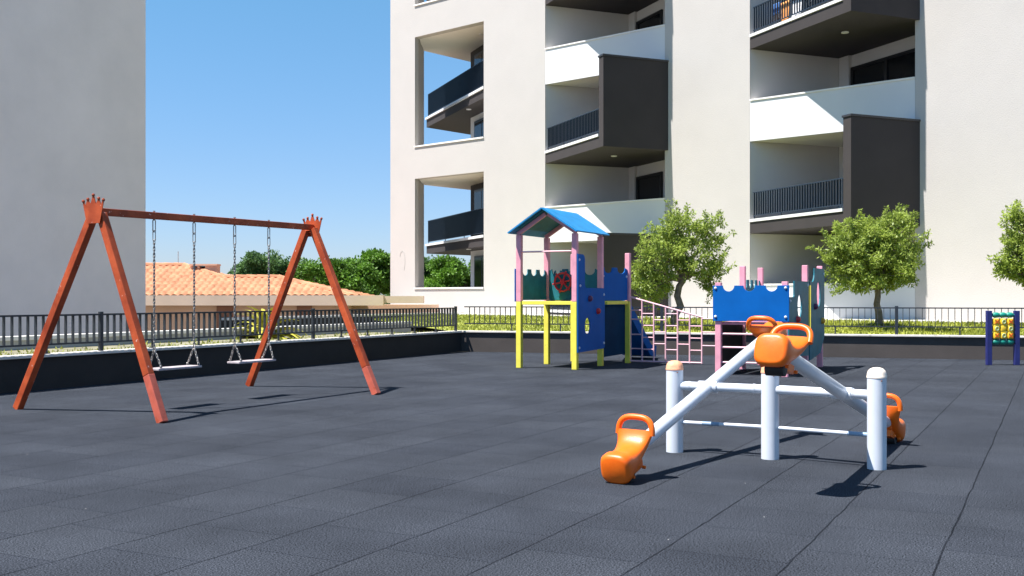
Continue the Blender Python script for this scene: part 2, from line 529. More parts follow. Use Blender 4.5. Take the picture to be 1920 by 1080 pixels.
# ------------------------------------------------------------------ main apartment building
B0 = V((-5.29, 46.4, 0)); DS = V((0.748, -0.664, 0)); DN = V((0.664, 0.748, 0))
def sn(s, n, z=0): return B0 + DS * s + DN * n + V((0, 0, z))
def sxy(pts): return [xy(sn(s, n)) for s, n in pts]
def lerp2(p, q, t): return (p[0] + (q[0] - p[0]) * t, p[1] + (q[1] - p[1]) * t)
ZT = 19.0; ZB = 0.30
FT = 0.36
apt = thing('apartment_building', tuple(sn(0, 0, 0)), 'tall cream apartment building with jutting charcoal balconies behind the playground', 'building')
b = MB()
b.prism(sxy([(0, 0), (1.55, 0), (1.52, .22), (0.12, 1.9), (0, 1.9)]), ZB, ZT)              # corner pier
for z0, z1 in ((ZB, 1.74), (6.43, 7.76), (12.45, 13.76), (18.4, ZT)):
    b.prism(sxy([(1.55, 0), (5.56, 0), (5.56, FT), (1.4, FT)]), z0, z1)
b.prism(sxy([(5.56, 0), (8.76, 0), (8.76, FT), (5.56, FT)]), ZB, ZT)
b.prism(sxy([(14.16, 0), (17.45, 0), (17.45, 1.5), (14.16, 1.5)]), ZB, ZT)
b.prism(sxy([(22.85, 0), (36, 0), (36, 10), (22.85, 10)]), ZB, ZT)
b.build('facade', M['cream'], apt)
# body behind
b = MB(); b.prism(sxy([(8.7, 4.0), (22.85, 4.0), (22.85, 16), (3.0, 16), (3.0, 9.0), (8.7, 9.0)]), ZB, ZT)
b.prism(sxy([(0.2, 7.2), (3.0, 9.0), (3.0, 16), (0.2, 16)]), ZB, ZT)
b.build('rear_block', M['cream'], apt)
MB().prism(sxy([(0.3, 16.0), (36, 16), (36, .3), (0.3, .3)]), ZT, ZT + .3).build('flat_roof', M['coping'], apt)
# marks on the render
mk = MB()
pts = [(.62, 3.15), (.68, 3.32), (.78, 3.38), (.88, 3.30), (.93, 3.1), (.93, 2.8), (.88, 2.55)]
mk.tube([sn(a, -.001, z) for a, z in pts], .011, 5)
mk.build('scratch', M['concrete'], apt)
# corner loggia
bodypoly = [(1.36, 3.62), (7.75, 0.37), (8.7, 0.37), (8.7, 8.95), (2.4, 8.95)]
for z0, z1, mm in ((0.9, 3.47, 'white'), (3.83, 6.43, 'black_render'), (6.9, 9.49, 'white'), (9.85, 12.45, 'black_render'), (12.9, 15.5, 'white'), (15.8, 18.4, 'black_render')):
    MB().prism(sxy(bodypoly), z0, z1).build('loggia_wall', M[mm], apt)
    # glazed door in that wall
    w = V((DS * .887 + DN * -.457)); m_ = V((DS * -.457 + DN * -.887))
    o = sn(1.36, 3.62, z0)
    fr = MB(); fr.box(o + w * 1.7 + V((0, 0, 1.16)) + m_ * .02, (2.1, .08, 2.32), w, m_)
    f = fr.build('door_frame', M['frame'], apt)
    MB().box(o + w * 1.2 + V((0, 0, 1.16)) + m_ * .065, (.9, .01, 2.1), w, m_).box(o + w * 2.2 + V((0, 0, 1.16)) + m_ * .065, (.9, .01, 2.1), w, m_).build('pane', M['glass'], f)
for z in (0.45, 6.43, 12.45, 18.4):
    pz = z + .002
    sl = MB().prism(sxy([(0.02, 1.92), (1.45, FT + .01), (8.68, FT + .01), (8.68, 8.9), (2.4, 8.9), (0.02, 6.6)]), pz, pz + 0.44).build('loggia_floor', M['soffit'], apt)
    MB().lathe(sn(4.0, 1.5, pz + .001), [(0.10, -.03), (0.10, 0)]).build('ceiling_lamp', M['white'], sl)
def bars_between(b, P, Q, z0, z1, gap, depth, inset=0.05):
    d = (Q - P); L = d.length; d.normalize(); nrm = V((d.y, -d.x, 0))
    n = int((L - 2 * inset) / gap)
    for i in range(n + 1):
        c = P + d * (inset + (L - 2 * inset) * i / n)
        b.box(c + V((0, 0, (z0 + z1) / 2)), (.012, depth, z1 - z0), d, nrm)
    b.bar(P + V((0, 0, z1)), Q + V((0, 0, z1)), .05, .03, nrm)
    b.bar(P + V((0, 0, z0)), Q + V((0, 0, z0)), .04, .025, nrm)
    for t in (0.01, .33, .66, .99):
        b.box(P + (Q - P) * t + V((0, 0, z0 - .06)), (.03, .03, .14), d, nrm)
for zb in (3.47, 9.49, 15.5):
    poly = [(-2.08, 4.17), (5.25, 0.39), (7.70, 0.39), (1.36, 3.615), (0.22, 7.15), (-2.08, 7.15)]
    bal = MB().prism(sxy(poly), zb, zb + .355).build('balcony', M['black_render'], apt)
    P = sn(-2.08, 4.17); Q = sn(5.25, .39)
    d = (Q - P).normalized(); nrm = V((d.y, -d.x, 0))
    MB().bar(P + V((0, 0, zb + .405)) - nrm * .04 , Q + V((0, 0, zb + .405)) - nrm * .04, .22, .1, nrm).build('edge_coping', M['white'], bal)
    r = MB(); bars_between(r, P + d * .12 - nrm * .05, Q - nrm * .05, zb + .56, zb + 1.55, .085, .06)
    r.bar(P + d * .14 - nrm * .09 + V((0, 0, zb + 1.05)), Q - nrm * .09 + V((0, 0, zb + 1.05)), .006, .95, nrm)
    r.build('railing', M['navy_metal'], bal)
    MB().lathe(sn(2.9, 1.9, zb - .001), [(0.11, -.03), (0.11, 0)]).build('ceiling_lamp', M['white'], bal)
# sills of the corner loggia
for z in (1.74, 7.76, 13.76):
    MB().prism(sxy([(1.53, -.05), (5.565, -.05), (5.555, FT), (1.56, FT)]), z, z + .06).build('sill', M['coping'], apt)

TIP = (4.47, -2.31); BAT = (5.54, -0.003); CC = (1.63, 3.32); EE = (5.395, 1.38)
def bay(s0, black, white, wide):
    o = lambda p: (p[0] + s0, p[1])
    T = lambda pts: sxy([o(p) for p in pts])
    # inner walls of the loggia
    MB().prism(T([(0.002, .02), CC, (1.38, 3.5), (0.002, .7)]), ZB, ZT).build('loggia_wall', M['loggia'], apt)
    MB().prism(T([CC, EE, (5.395, 1.7), (1.8, 3.6)]), ZB, ZT).build('loggia_wall', M['loggia'], apt)
    w = V(DS * .887 + DN * -.457); m_ = V(DS * -.457 + DN * -.887)
    pc = sn(CC[0] + s0, CC[1], 0) + w * .27 + m_ * .06
    MB().box(pc + V((0, 0, (ZB + ZT) / 2)), (.5, .12, ZT - ZB - .02), w, m_).build('pier', M['loggia'], apt)
    def window(z):
        base = sn(CC[0] + s0, CC[1], z)
        a, c, hgt = .62, 3.9, 2.27
        fr = MB()
        n = 2 if wide else 1
        if not wide: a, c = .62, 2.5
        for k in range(n + 1):
            t = a + (c - a) * k / n
            fr.box(base + w * t + m_ * .03 + V((0, 0, hgt / 2)), (.12, .1, hgt), w, m_)
        for zz in (.05, hgt - .05):
            fr.box(base + w * (a + c) / 2 + m_ * .031 + V((0, 0, zz)), (c - a - .1, .096, .1), w, m_)
        f = fr.build('window', M['frame'], apt)
        g = MB()
        for k in range(n):
            t0 = a + (c - a) * k / n + .06; t1 = a + (c - a) * (k + 1) / n - .06
            g.box(base + w * (t0 + t1) / 2 + m_ * .02 + V((0, 0, hgt / 2)), (t1 - t0, .03, hgt - .19), w, m_)
        g.build('pane', M['glass'], f)
    for zb in black:
        slab = MB().prism(T([(0.003, -.003), TIP, BAT, (5.395, -.003), EE, CC]), zb, zb + .355).build('balcony', M['black_render'], apt)
        A = sn(s0 + .003, -.003); Tp = sn(s0 + TIP[0], TIP[1]); Bt = sn(s0 + BAT[0], BAT[1])
        d = (Tp - A).normalized(); nrm = V((d.y, -d.x, 0))
        dp = (Bt - Tp).normalized()
        th = 0.34
        Pin = Tp - d * th
        # end of inner face at the facade line n=-.003
        k = (-.003 - ((Pin - B0).dot(DN))) / dp.dot(DN)
        Bin = Pin + dp * k
        z2 = zb + 3.05
        MB().prism([xy(Tp), xy(Bt), xy(Bin), xy(Pin)], zb + .355, z2).build('side_panel', M['black_render'], slab)
        e = .03
        oo = V((dp.y, -dp.x, 0))
        MB().prism([xy(Tp + oo * e - dp * e), xy(Bt + oo * e), xy(Bin - oo * e), xy(Pin - oo * e - dp * e)], z2, z2 + .06).build('panel_cap', M['dark_cap'], slab)
        Q = Pin
        MB().bar(A + d * .02 - nrm * .06 + V((0, 0, zb + .42)), Q - d * .003 - nrm * .06 + V((0, 0, zb + .42)), .2, .09, nrm).build('edge_coping', M['white'], slab)
        r = MB(); bars_between(r, A + d * .12 - nrm * .06, Q - d * .03 - nrm * .06, zb + .58, zb + 1.33, .125, .045)
        r.build('railing', M['navy_metal'], slab)
        MB().lathe(sn(s0 + 3.3, -.1, zb - .001), [(0.11, -.03), (0.11, 0)]).build('ceiling_lamp', M['white'], slab)
        window(zb + .36)
    for zb in white:
        sp_ = MB().prism(T([(0.002, .006), (5.395, .006), (5.395, .2), (0.1, .2)]), zb, zb + 1.32).build('parapet', M['white'], apt)
        MB().prism(T([(0.003, -.03), (5.395, -.03), (5.395, .24), (0.12, .24)]), zb + 1.32, zb + 1.37).build('coping', M['coping'], sp_)
        MB().prism(T([(0.12, .203), (5.395, .203), EE, CC]), zb + .002, zb + .30).build('loggia_floor', M['soffit'], apt)
        window(zb + .32)
bay(8.76, (0.46, 6.48, 12.5), (3.47, 9.49), False)
bay(17.45, (3.47, 9.49), (0.46, 6.48, 12.5), True)

# laundry on the upper right balcony
A = sn(17.45, 0); Tp = sn(17.45 + TIP[0], TIP[1]); d = (Tp - A).normalized(); nrm = V((d.y, -d.x, 0))
def drape(name, label, t, z_top, drop, width, m, back):
    b = MB(); n = 14
    rows = 8
    pts = []
    for j in range(rows + 1):
        for i in range(n + 1):
            x = width * (i / n - .5)
            wv = .025 * math.sin(i * 1.5 + j * .35) * (j / rows + .2)
            pts.append(A + d * (t + x) - nrm * (back + wv) + V((0, 0, z_top - drop * j / rows - .02 * math.sin(i * .9) * (j / rows))))
    fs = [(j * (n + 1) + i, j * (n + 1) + i + 1, (j + 1) * (n + 1) + i + 1, (j + 1) * (n + 1) + i) for j in range(rows) for i in range(n)]
    b.add(pts, fs)
    o = b.build(name, m, smooth=True)
    s = o.modifiers.new('thick', 'SOLIDIFY'); s.thickness = .008
    tag(o, label, 'laundry')
zf = 9.49 + .36
rk = thing('clothes_rack', tuple(A + d * 1.7 - nrm * .45 + V((0, 0, zf))), 'folding clothes rack behind the bars of the top right balcony', 'clothes rack')
b = MB()
for t in (0.95, 2.5):
    for sg in (-1, 1):
        b.tube([A + d * (t) - nrm * (.45 + sg * .22) + V((0, 0, zf)), A + d * t - nrm * (.45 - sg * .22) + V((0, 0, zf + .85))], .012, 8)
b.build('legs', M['navy_metal'], rk)
b = MB()
for k in range(4):
    b.tube([A + d * .9 - nrm * (.25 + k * .13) + V((0, 0, zf + .85)), A + d * 2.55 - nrm * (.25 + k * .13) + V((0, 0, zf + .85))], .008, 6)
b.build('rails', M['navy_metal'], rk)
drape('towel', 'blue towel hanging on the clothes rack of the top right balcony', 1.15, zf + .87, .35, .42, M['cloth_blue'], .24)
drape('towel', 'orange beach towel hanging on the clothes rack of the top right balcony', 1.62, zf + .80, .62, .42, M['cloth'], .22)
drape('sheet', 'white patterned sheet hanging right of the orange towel on the balcony', 2.2, zf + .70, .5, .5, M['cloth_white'], .23)

# ------------------------------------------------------------------ lawn and path behind the back wall
LZ = HW - 0.03
q0 = CORNER - BN * WT; q1 = P_R - BN * WT
f0 = sn(-3, -1.5); f1 = sn(13.2, -1.6); f2 = sn(36, -1.6)
lw = MB()
nx = 60; ny = 10
def rowpt(t, k):
    p = q0 + (q1 - q0) * t
    q = f0 + (f2 - f0) * t
    r = p + (q - p) * k
    z = LZ + (0.70 - LZ) * (k ** .8) + .02 * math.sin(r.x * 2.1) * math.sin(r.y * 1.7) * (1 - abs(2 * k - 1))
    for bx_, by_ in OLIVES:
        dd = (r.x - bx_) ** 2 + (r.y - by_) ** 2
        z += .12 * math.exp(-dd / 0.8)
    return (r.x, r.y, z)
OLIVES = []
tr_depth = [27.3, 26.6, 26.2]
tr_px = [1262, 1648, 1955]
for px, dp in zip(tr_px, tr_depth):
    OLIVES.append(((px - 960) / 2000 * dp, dp))
pts = [rowpt(i / nx, j / ny) for j in range(ny + 1) for i in range(nx + 1)]
lw.add(pts, [(j * (nx + 1) + i, j * (nx + 1) + i + 1, (j + 1) * (nx + 1) + i + 1, (j + 1) * (nx + 1) + i) for j in range(ny) for i in range(nx)])
struct(lw.build('lawn', M['lawn'], smooth=True))
b = MB(); b.prism([xy(f0 + V((-.5, -.3, 0)) * 0), xy(f2), xy(sn(36, .4)), xy(sn(-3, .4))], -2.4, 0.74)
struct(b.build('path', M['path']))
b = MB(); b.prism([xy(CORNER - BN * WT - FN * 2.8), xy(q1), xy(f2), xy(f0)], -2.4, LZ - .12)
struct(b.build('ground', M['earth']))

# grass blades on the lawn
def blades(name, pts, h, wd, m, label):
    r = np.random.default_rng(5)
    n = len(pts)
    P = np.array(pts)
    a = r.uniform(0, 6.283, n); hh = h * r.uniform(.5, 1.3, n); ww = wd * r.uniform(.7, 1.3, n)
    lean = r.normal(0, .35, (n, 2)) * hh[:, None]
    dx = np.cos(a) * ww; dy = np.sin(a) * ww
    v = np.zeros((n, 3, 3))
    v[:, 0] = P + np.stack([dx, dy, np.zeros(n)], 1)
    v[:, 1] = P - np.stack([dx, dy, np.zeros(n)], 1)
    v[:, 2] = P + np.stack([lean[:, 0], lean[:, 1], hh], 1)
    me = bpy.data.meshes.new(name)
    me.from_pydata(v.reshape(-1, 3).tolist(), [], [(3 * i, 3 * i + 1, 3 * i + 2) for i in range(n)])
    me.materials.append(m)
    o = bpy.data.objects.new(name, me); COL.objects.link(o)
    o['kind'] = 'stuff'; o['label'] = label; o['category'] = 'grass'
    return o
gp = []
for _ in range(26000):
    t = rnd.random() * .85; k = rnd.random() ** 1.2
    gp.append(rowpt(t, k))
for bx_, by_ in OLIVES:
    for _ in range(900):
        r_ = abs(rnd.gauss(0, .6)); a_ = rnd.random() * 6.283
        gp.append((bx_ + r_ * math.cos(a_) * 1.6, by_ + r_ * math.sin(a_), LZ + .10 + .12 * math.exp(-r_ * r_ / .8)))
blades('grass', gp, .085, .02, M['grass'], 'yellow green grass on the strip of lawn behind the back railing')

# ------------------------------------------------------------------ planted strip, parapets and ramp left of the fence
s_a, s_b = -22, (CORNER - FL0).dot(FD) + 6
def fl(s, off, z=0): return FL0 + FD * s - FN * off + V((0, 0, z))
b = MB(); b.prism([xy(fl(s_a, WT)), xy(fl(s_b - 6.2, WT)), xy(fl(s_b - 6.2, 2.8)), xy(fl(s_a, 2.8))], -2.4, LZ + .0)
struct(b.build('planting_bed', M['soil']))
gp = []
for _ in range(2400):
    s = rnd.uniform(-3, s_b - 6.3); gp.append(fl(s, rnd.uniform(.27, 1.0) ** 1.0 if rnd.random() < .8 else rnd.uniform(.3, 2.6), LZ))
blades('grass', gp, .07, .02, M['grass'], 'dry ground cover growing between the left railing and the white kerb wall')
def kerb_wall(off, ztop, s0, s1, label, face, th=.22):
    t = thing('parapet_wall', tuple(fl((s0 + s1) / 2, off, -2.4)), label, 'parapet')
    MB().prism([xy(fl(s0, off)), xy(fl(s1, off)), xy(fl(s1, off + th)), xy(fl(s0, off + th))], -2.4, ztop - .07).build('wall_face', M[face], t)
    MB().prism([xy(fl(s0, off - .03)), xy(fl(s1, off - .03)), xy(fl(s1, off + th + .03)), xy(fl(s0, off + th + .03))], ztop - .07, ztop).build('coping', M['coping'], t)
kerb_wall(2.8, 0.70, -14, 15.4, 'white topped low concrete parapet running just beyond the left railing', 'concrete')
kerb_wall(8.0, 0.79, 13.6, 32, 'white capped dark ramp wall farther beyond the left railing, before the tiled house', 'wall_black')

# ------------------------------------------------------------------ agave
def agave(px, depth, zb, n, L):
    c = V(((px - 960) / 2000 * depth, depth, zb))
    t = thing('agave', tuple(c), 'big yellow striped agave behind the railing and the right swing', 'plant')
    r = random.Random(3)
    for i in range(n):
        a = i * 2.399 + r.uniform(-.2, .2)
        el = math.radians(r.choice([14, 20, 26, 34, 48, 62, 74, 84]) + r.uniform(-6, 6))
        ln = L * r.uniform(.8, 1.1)
        dr = V((math.cos(a), math.sin(a), 0)); sd = V((-dr.y, dr.x, 0))
        rings = []
        m = 9
        for k in range(m + 1):
            u = k / m
            e2 = el - .55 * u * u + .1
            p = c + dr * (ln * u * math.cos(e2)) + V((0, 0, ln * u * math.sin(e2)))
            w = .062 * (1 - u) ** .6 * (0.6 + 1.4 * min(1, u * 3)) + .003
            th = .02 * (1 - u) + .002
            up = (dr * -math.sin(e2) + ZUP * math.cos(e2))
            rings.append([p + sd * w + up * (w * .35), p - up * th, p - sd * w + up * (w * .35), p + up * th * .3])
        MB().loft(rings).build('leaf', M['agave'], t, smooth=True, angle=50)
    return t
agave(498, 24.2, LZ - .04, 44, 0.92)

# ------------------------------------------------------------------ grey building on the left
gu = -23.0
def gb(dist, off=0): return UG * (gu - off) + VG * dist
# right end of the face seen at x=273
k = (273 - 960) / 2000
zd = gu / (k * UG.x + UG.y) if True else 0
pe = V((k * zd, zd, 0)); ve = pe.dot(VG)
gbt = thing('building', tuple(gb(ve - 6) + V((0, 0, -2.4))), 'plain grey windowless building wall filling the left edge', 'building')
b = MB(); b.prism([xy(gb(ve)), xy(gb(ve - 30)), xy(gb(ve - 30, 9)), xy(gb(ve, 9))], -2.4, 10.3)
b.build('wall', M['grey_wall'], gbt)
MB().prism([xy(gb(ve + .05, -.05)), xy(gb(ve - 30, -.05)), xy(gb(ve - 30, 9)), xy(gb(ve + .05, 9))], 10.3, 10.45).build('roof_edge', M['coping'], gbt)

# ------------------------------------------------------------------ tiled house
YH = 42.0
EV = 1.37
def roof_h(x, y):
    xa, xb = -9.16, -6.02
    h1 = min(.34 * y, .34 * (8.0 - y), .27 * (xa - x))
    h2 = min(.34 * y, .34 * (4.8 - y), .222 * (xb - x))
    return max(h1, h2)
hs = thing('house', (-14, YH + 4, -2.4), 'single storey peach house with an orange tiled hip roof beyond the left railing', 'house')
xs = np.arange(-24, -5.98, 0.0417); ys = np.arange(0, 8.01, 0.0666)
vv = []; ff = []
nxh, nyh = len(xs), len(ys)
rt = random.Random(2)
rowj = [rt.uniform(-.01, .01) for _ in range(60)]
for y in ys:
    row = y / .40
    for x in xs:
        base = roof_h(x, y)
        prof = .06 * abs(math.sin(math.pi * (x + rowj[int(row)]) / .28)) + .085 * (1 - (row % 1)) 
        vv.append((x, YH + y, EV + max(base, -.02) + prof))
for j in range(nyh - 1):
    for i in range(nxh - 1):
        if roof_h(xs[i], ys[j]) > -.02 and roof_h(xs[i + 1], ys[j + 1]) > -.05:
            a = j * nxh + i
            ff.append((a, a + 1, a + nxh + 1, a + nxh))
b = MB(); b.v = vv; b.f = ff
roof = b.build('roof', M['tile'], hs)
# ridge tiles
b = MB()
def ridge(p, q):
    p = V(p); q = V(q); L = (q - p).length; n = max(1, int(L / .42))
    for i in range(n):
        a = p + (q - p) * (i / n); c = p + (q - p) * ((i + 1.12) / n)
        b.tube([a, c], [.115, .095], 8)
za = EV + 1.36 + .05
ridge((-24, YH + 4, za), (-14.15, YH + 4, za))
ridge((-14.15, YH + 4, za), (-11.95, YH + 2.45, EV + .84))
ridge((-11.95, YH + 2.4, EV + .86), (-9.7, YH + 2.4, EV + .86))
ridge((-9.7, YH + 2.4, EV + .86), (-6.1, YH + .02, EV + .05))
b.build('ridge_tiles', M['tile'], roof, smooth=True)
MB().box((-14.55, YH + .02, 1.27), (19.0, .35, .40)).box((-4.8, YH + .3, 1.30), (2.6, .5, .28)).build('fascia', M['beige'], hs)
MB().box((-14.9, YH + 4.0, -.6), (17.0, 7.2, 3.4)).box((-4.7, YH + 1.2, -.6), (3.4, 1.0, 3.4)).build('wall', M['peach'], hs)
cx = (386 - 960) / 2000 * (YH + 3.6)
zc = 2.77
ch = MB().box((cx + .32, YH + 3.5, zc - .45), (.50, .5, .82)).box((cx - .25, YH + 3.5, zc - .60), (.62, .46, .50))
for q in (-.52, -.22):
    ch.box((cx + q, YH + 3.5, zc - .2), (.09, .46, .30))
ch.box((cx, YH + 3.5, zc), (1.18, .6, .07)).build('chimney', M['peach'], roof)
MB().box((cx - .25, YH + 3.62, zc - .2), (.6, .12, .30)).build('flue', M['frame'], roof)
MB().tube([((334 - 960) / 2000 * 46, 46.0, EV + 1.3), ((334 - 960) / 2000 * 46, 46.0, EV + 2.0)], .018, 6).build('antenna', M['steel'], roof)
for x0, x1 in ((407, 437), (557, 585)):
    xa = (x0 - 960) / 2000 * (YH + .4); xb = (x1 - 960) / 2000 * (YH + .4)
    f = MB().box(((xa + xb) / 2, YH + .38, .35), (xb - xa, .10, 1.4)).build('window', M['brown'], hs)
    MB().box(((xa + xb) / 2 + .05, YH + .36, .15), ((xb - xa) * .6, .10, .9)).build('pane', M['glass'], f)

# ------------------------------------------------------------------ trees
def crown_mesh(name, clumps, leaf, m, parent, seed, per, spread, aspect=.38, droop=0.0):
    r = np.random.default_rng(seed)
    allv = []
    for (c, rad, fr) in clumps:
        n = max(8, int(per * fr))
        u = r.normal(0, 1, (n, 3)); u /= np.linalg.norm(u, axis=1)[:, None]
        rr = rad * (r.uniform(0, 1, n) ** .45)
        p = np.array(c) + u * rr[:, None] * np.array([1, 1, spread])
        # leaf axis: outward with some randomness
        ax = u * .7 + r.normal(0, .6, (n, 3)); ax[:, 2] -= droop
        ax /= np.linalg.norm(ax, axis=1)[:, None]
        up = r.normal(0, .7, (n, 3)) + np.array([0, 0, .8])
        sd = np.cross(ax, up); sd /= (np.linalg.norm(sd, axis=1)[:, None] + 1e-6)
        L = leaf * r.uniform(.6, 1.35, n)[:, None]
        w = L * aspect
        q = np.stack([p, p + ax * L * .5 + sd * w * .5, p + ax * L, p + ax * L * .5 - sd * w * .5], 1)
        allv.append(q)
    v = np.concatenate(allv).reshape(-1, 3)
    n = len(v) // 4
    me = bpy.data.meshes.new(name)
    me.from_pydata(v.tolist(), [], [(4 * i, 4 * i + 1, 4 * i + 2, 4 * i + 3) for i in range(n)])
    me.materials.append(m)
    o = bpy.data.objects.new(name, me); COL.objects.link(o)
    put(o, parent)
    return o

def limb_path(p, q, r, n=5, wob=.06):
    p = V(p); q = V(q)
    out = []
    for i in range(n + 1):
        t = i / n
        w = wob * (q - p).length * math.sin(math.pi * t)
        out.append(p + (q - p) * t + V((r.uniform(-w, w), r.uniform(-w, w), r.uniform(-w, w) * .5)))
    return out

def tree(label, base, lobes, trunk_top, r0, leaf, lm, bm, n_cl, per, seed, cl_rad, group=None, name='tree', hollow=.35, spread=.8, aspect=.38, droop=0.0, twigs=0):
    r = random.Random(seed)
    t = thing(name, tuple(base), label, 'tree', group)
    b = MB()
    base = V(base); tt = V(trunk_top)
    pth = limb_path(base - V((0, 0, .1)), tt, r, 7, .05)
    rad = [r0 * (1.35 - .3 * min(1, i / 1.5) - .45 * i / 7) for i in range(8)]
    b.tube(pth, rad, 10)
    clumps = []
    tot = sum(l[2] for l in lobes)
    for (c, rd, wgt) in lobes:
        c = V(c); rd = V(rd)
        # limbs
        e = c + V((0, 0, rd.z * .2))
        lp = limb_path(pth[-2], e, r, 5, .09)
        b.tube(lp, [r0 * .55 * (1 - .8 * i / 5) for i in range(6)], 7)
        k = max(3, int(n_cl * wgt / tot))
        for _ in range(k):
            u = V((r.gauss(0, 1), r.gauss(0, 1), r.gauss(0, 1))).normalized()
            s = hollow + (1 - hollow) * r.random() ** .6
            s *= r.uniform(.85, 1.12)
            p = c + V((u.x * rd.x, u.y * rd.y, u.z * rd.z)) * s
            clumps.append((tuple(p), cl_rad * r.uniform(.6, 1.3), r.uniform(.5, 1.3)))
            if r.random() < .35:
                b.tube(limb_path(lp[r.randint(2, 5)], p, r, 3, .06), [r0 * .14, r0 * .11, r0 * .08, r0 * .04], 5)
        for _ in range(int(twigs * wgt / tot)):
            u = V((r.gauss(0, 1), r.gauss(0, 1), r.gauss(.5, 1))).normalized()
            p0 = c + V((u.x * rd.x, u.y * rd.y, u.z * rd.z)) * .85
            dr = (u + V((0, 0, .5))).normalized()
            ln = cl_rad * r.uniform(1.0, 2.4)
            for q in range(4):
                clumps.append((tuple(p0 + dr * ln * q / 3), cl_rad * (.42 - .07 * q), .22))
            b.tube([p0, p0 + dr * ln], [r0 * .06, r0 * .02], 4)
    b.build('trunk', bm, t, smooth=True, angle=70)
    crown_mesh('crown', clumps, leaf, lm, t, seed, per, spread, aspect, droop)
    return t

def at(px, py, dp): return V(((px - 960) / 2000 * dp, dp, H + (557 - py) / 2000 * dp))
def rr(w, h, dp, dy=None):
    a = w / 2000 * dp / 2; c = h / 2000 * dp / 2
    return (a, a if dy is None else dy, c)
D = tr_depth[0]
tree('olive tree with a leaning trunk and ragged open crown behind the pink bar net', (OLIVES[0][0], D, LZ + .12),
     [(at(1245, 480, D), rr(95, 100, D), 1.1), (at(1225, 535, D + .1), rr(75, 70, D), .8), (at(1278, 435, D), rr(80, 80, D), .75),
      (at(1330, 440, D), rr(60, 75, D), .5), (at(1335, 510, D - .1), rr(52, 75, D), .5), (at(1290, 490, D - .2), rr(80, 80, D), .6), (at(1205, 500, D), rr(35, 40, D), .2)],
     at(1285, 505, D), .115, .085, M['leaf'], M['bark'], 200, 80, 11, .17, 'olive trees on the lawn', 'olive_tree', .3, .8, .42, 0, 75)
D = tr_depth[1]
tree('olive tree with a full rounded crown and short straight trunk right of the teal panels', (OLIVES[1][0], D, LZ + .12),
     [(at(1600, 470, D), rr(115, 110, D), 1.2), (at(1655, 440, D), rr(110, 90, D), 1.0), (at(1690, 465, D), rr(90, 110, D), 1.0),
      (at(1640, 490, D - .3), rr(130, 110, D), 1.2), (at(1600, 525, D), rr(80, 60, D), .5), (at(1685, 525, D), rr(70, 50, D), .4), (at(1570, 465, D), rr(60, 70, D), .4)],
     at(1646, 530, D), .105, .085, M['leaf'], M['bark'], 300, 85, 23, .17, 'olive trees on the lawn', 'olive_tree', .35, .8, .42, 0, 80)
D = tr_depth[2]
tree('olive tree cut off by the right edge, only its left branches in view', (OLIVES[2][0], D, LZ + .12),
     [(at(1930, 440, D), rr(80, 90, D), .8), (at(1915, 490, D), rr(80, 90, D), .8), (at(1990, 460, D), rr(110, 120, D), 1.0), (at(1960, 520, D), rr(90, 70, D), .8), (at(1890, 505, D), rr(40, 50, D), .25), (at(1903, 410, D), rr(34, 34, D), .15)],
     at(1960, 525, D), .11, .085, M['leaf'], M['bark'], 250, 80, 31, .16, 'olive trees on the lawn', 'olive_tree', .3, .8, .42, 0, 50)
def far_tree(label, px, top, bot, w, dp, seed, m, n_cl=130):
    r = random.Random(seed)
    c = at(px, (top + bot) / 2, dp)
    a = w / 2000 * dp / 2; hgt = (bot - top) / 2000 * dp
    lobes = []
    for i in range(9):
        lobes.append((c + V((r.uniform(-.65, .65) * a, r.uniform(-.5, .5) * a, r.uniform(-.36, .36) * hgt)), (a * r.uniform(.3, .48), a * .45, hgt * r.uniform(.12, .2)), 1))
    tree(label, (c.x, dp, -2.4), lobes, (c.x, dp, c.z - hgt * .2), .22, .17, m, M['bark'], int(n_cl * 1.7), 95, seed, .40, 'trees behind the tiled house', 'tree', .4, .55, .6)
far_tree('dull green tree rising above the tiled roof, seen through the right frame of the swings', 505, 472, 575, 150, 60, 4, M['leaf_far2'], 150)
far_tree('small green tree in the dip between the tallest dark tree and the bright spreading one', 655, 480, 580, 110, 60, 15, M['leaf_far'], 130)
far_tree('bushy green tree low behind the tiled roof, framed by the right legs of the swings', 560, 496, 580, 110, 64, 14, M['leaf_far'], 130)
far_tree('green tree at the right side of the lower corner opening, half behind the loggia wall', 890, 476, 585, 130, 66, 21, M['leaf_far'], 150)
far_tree('green tree seen at the left side of the lower corner opening, beside the corner pier', 775, 470, 585, 110, 66, 22, M['leaf_far2'], 150)
far_tree('bright green spreading tree just right of the swing frame, over the low roof end', 615, 487, 580, 135, 57, 5, M['leaf_far'], 150)
far_tree('tallest dark green tree against the left edge of the cream building', 698, 468, 585, 130, 62, 6, M['leaf_far'], 190)
far_tree('green tree seen through the lower corner opening of the cream building', 835, 474, 585, 150, 64, 8, M['leaf_far'], 170)

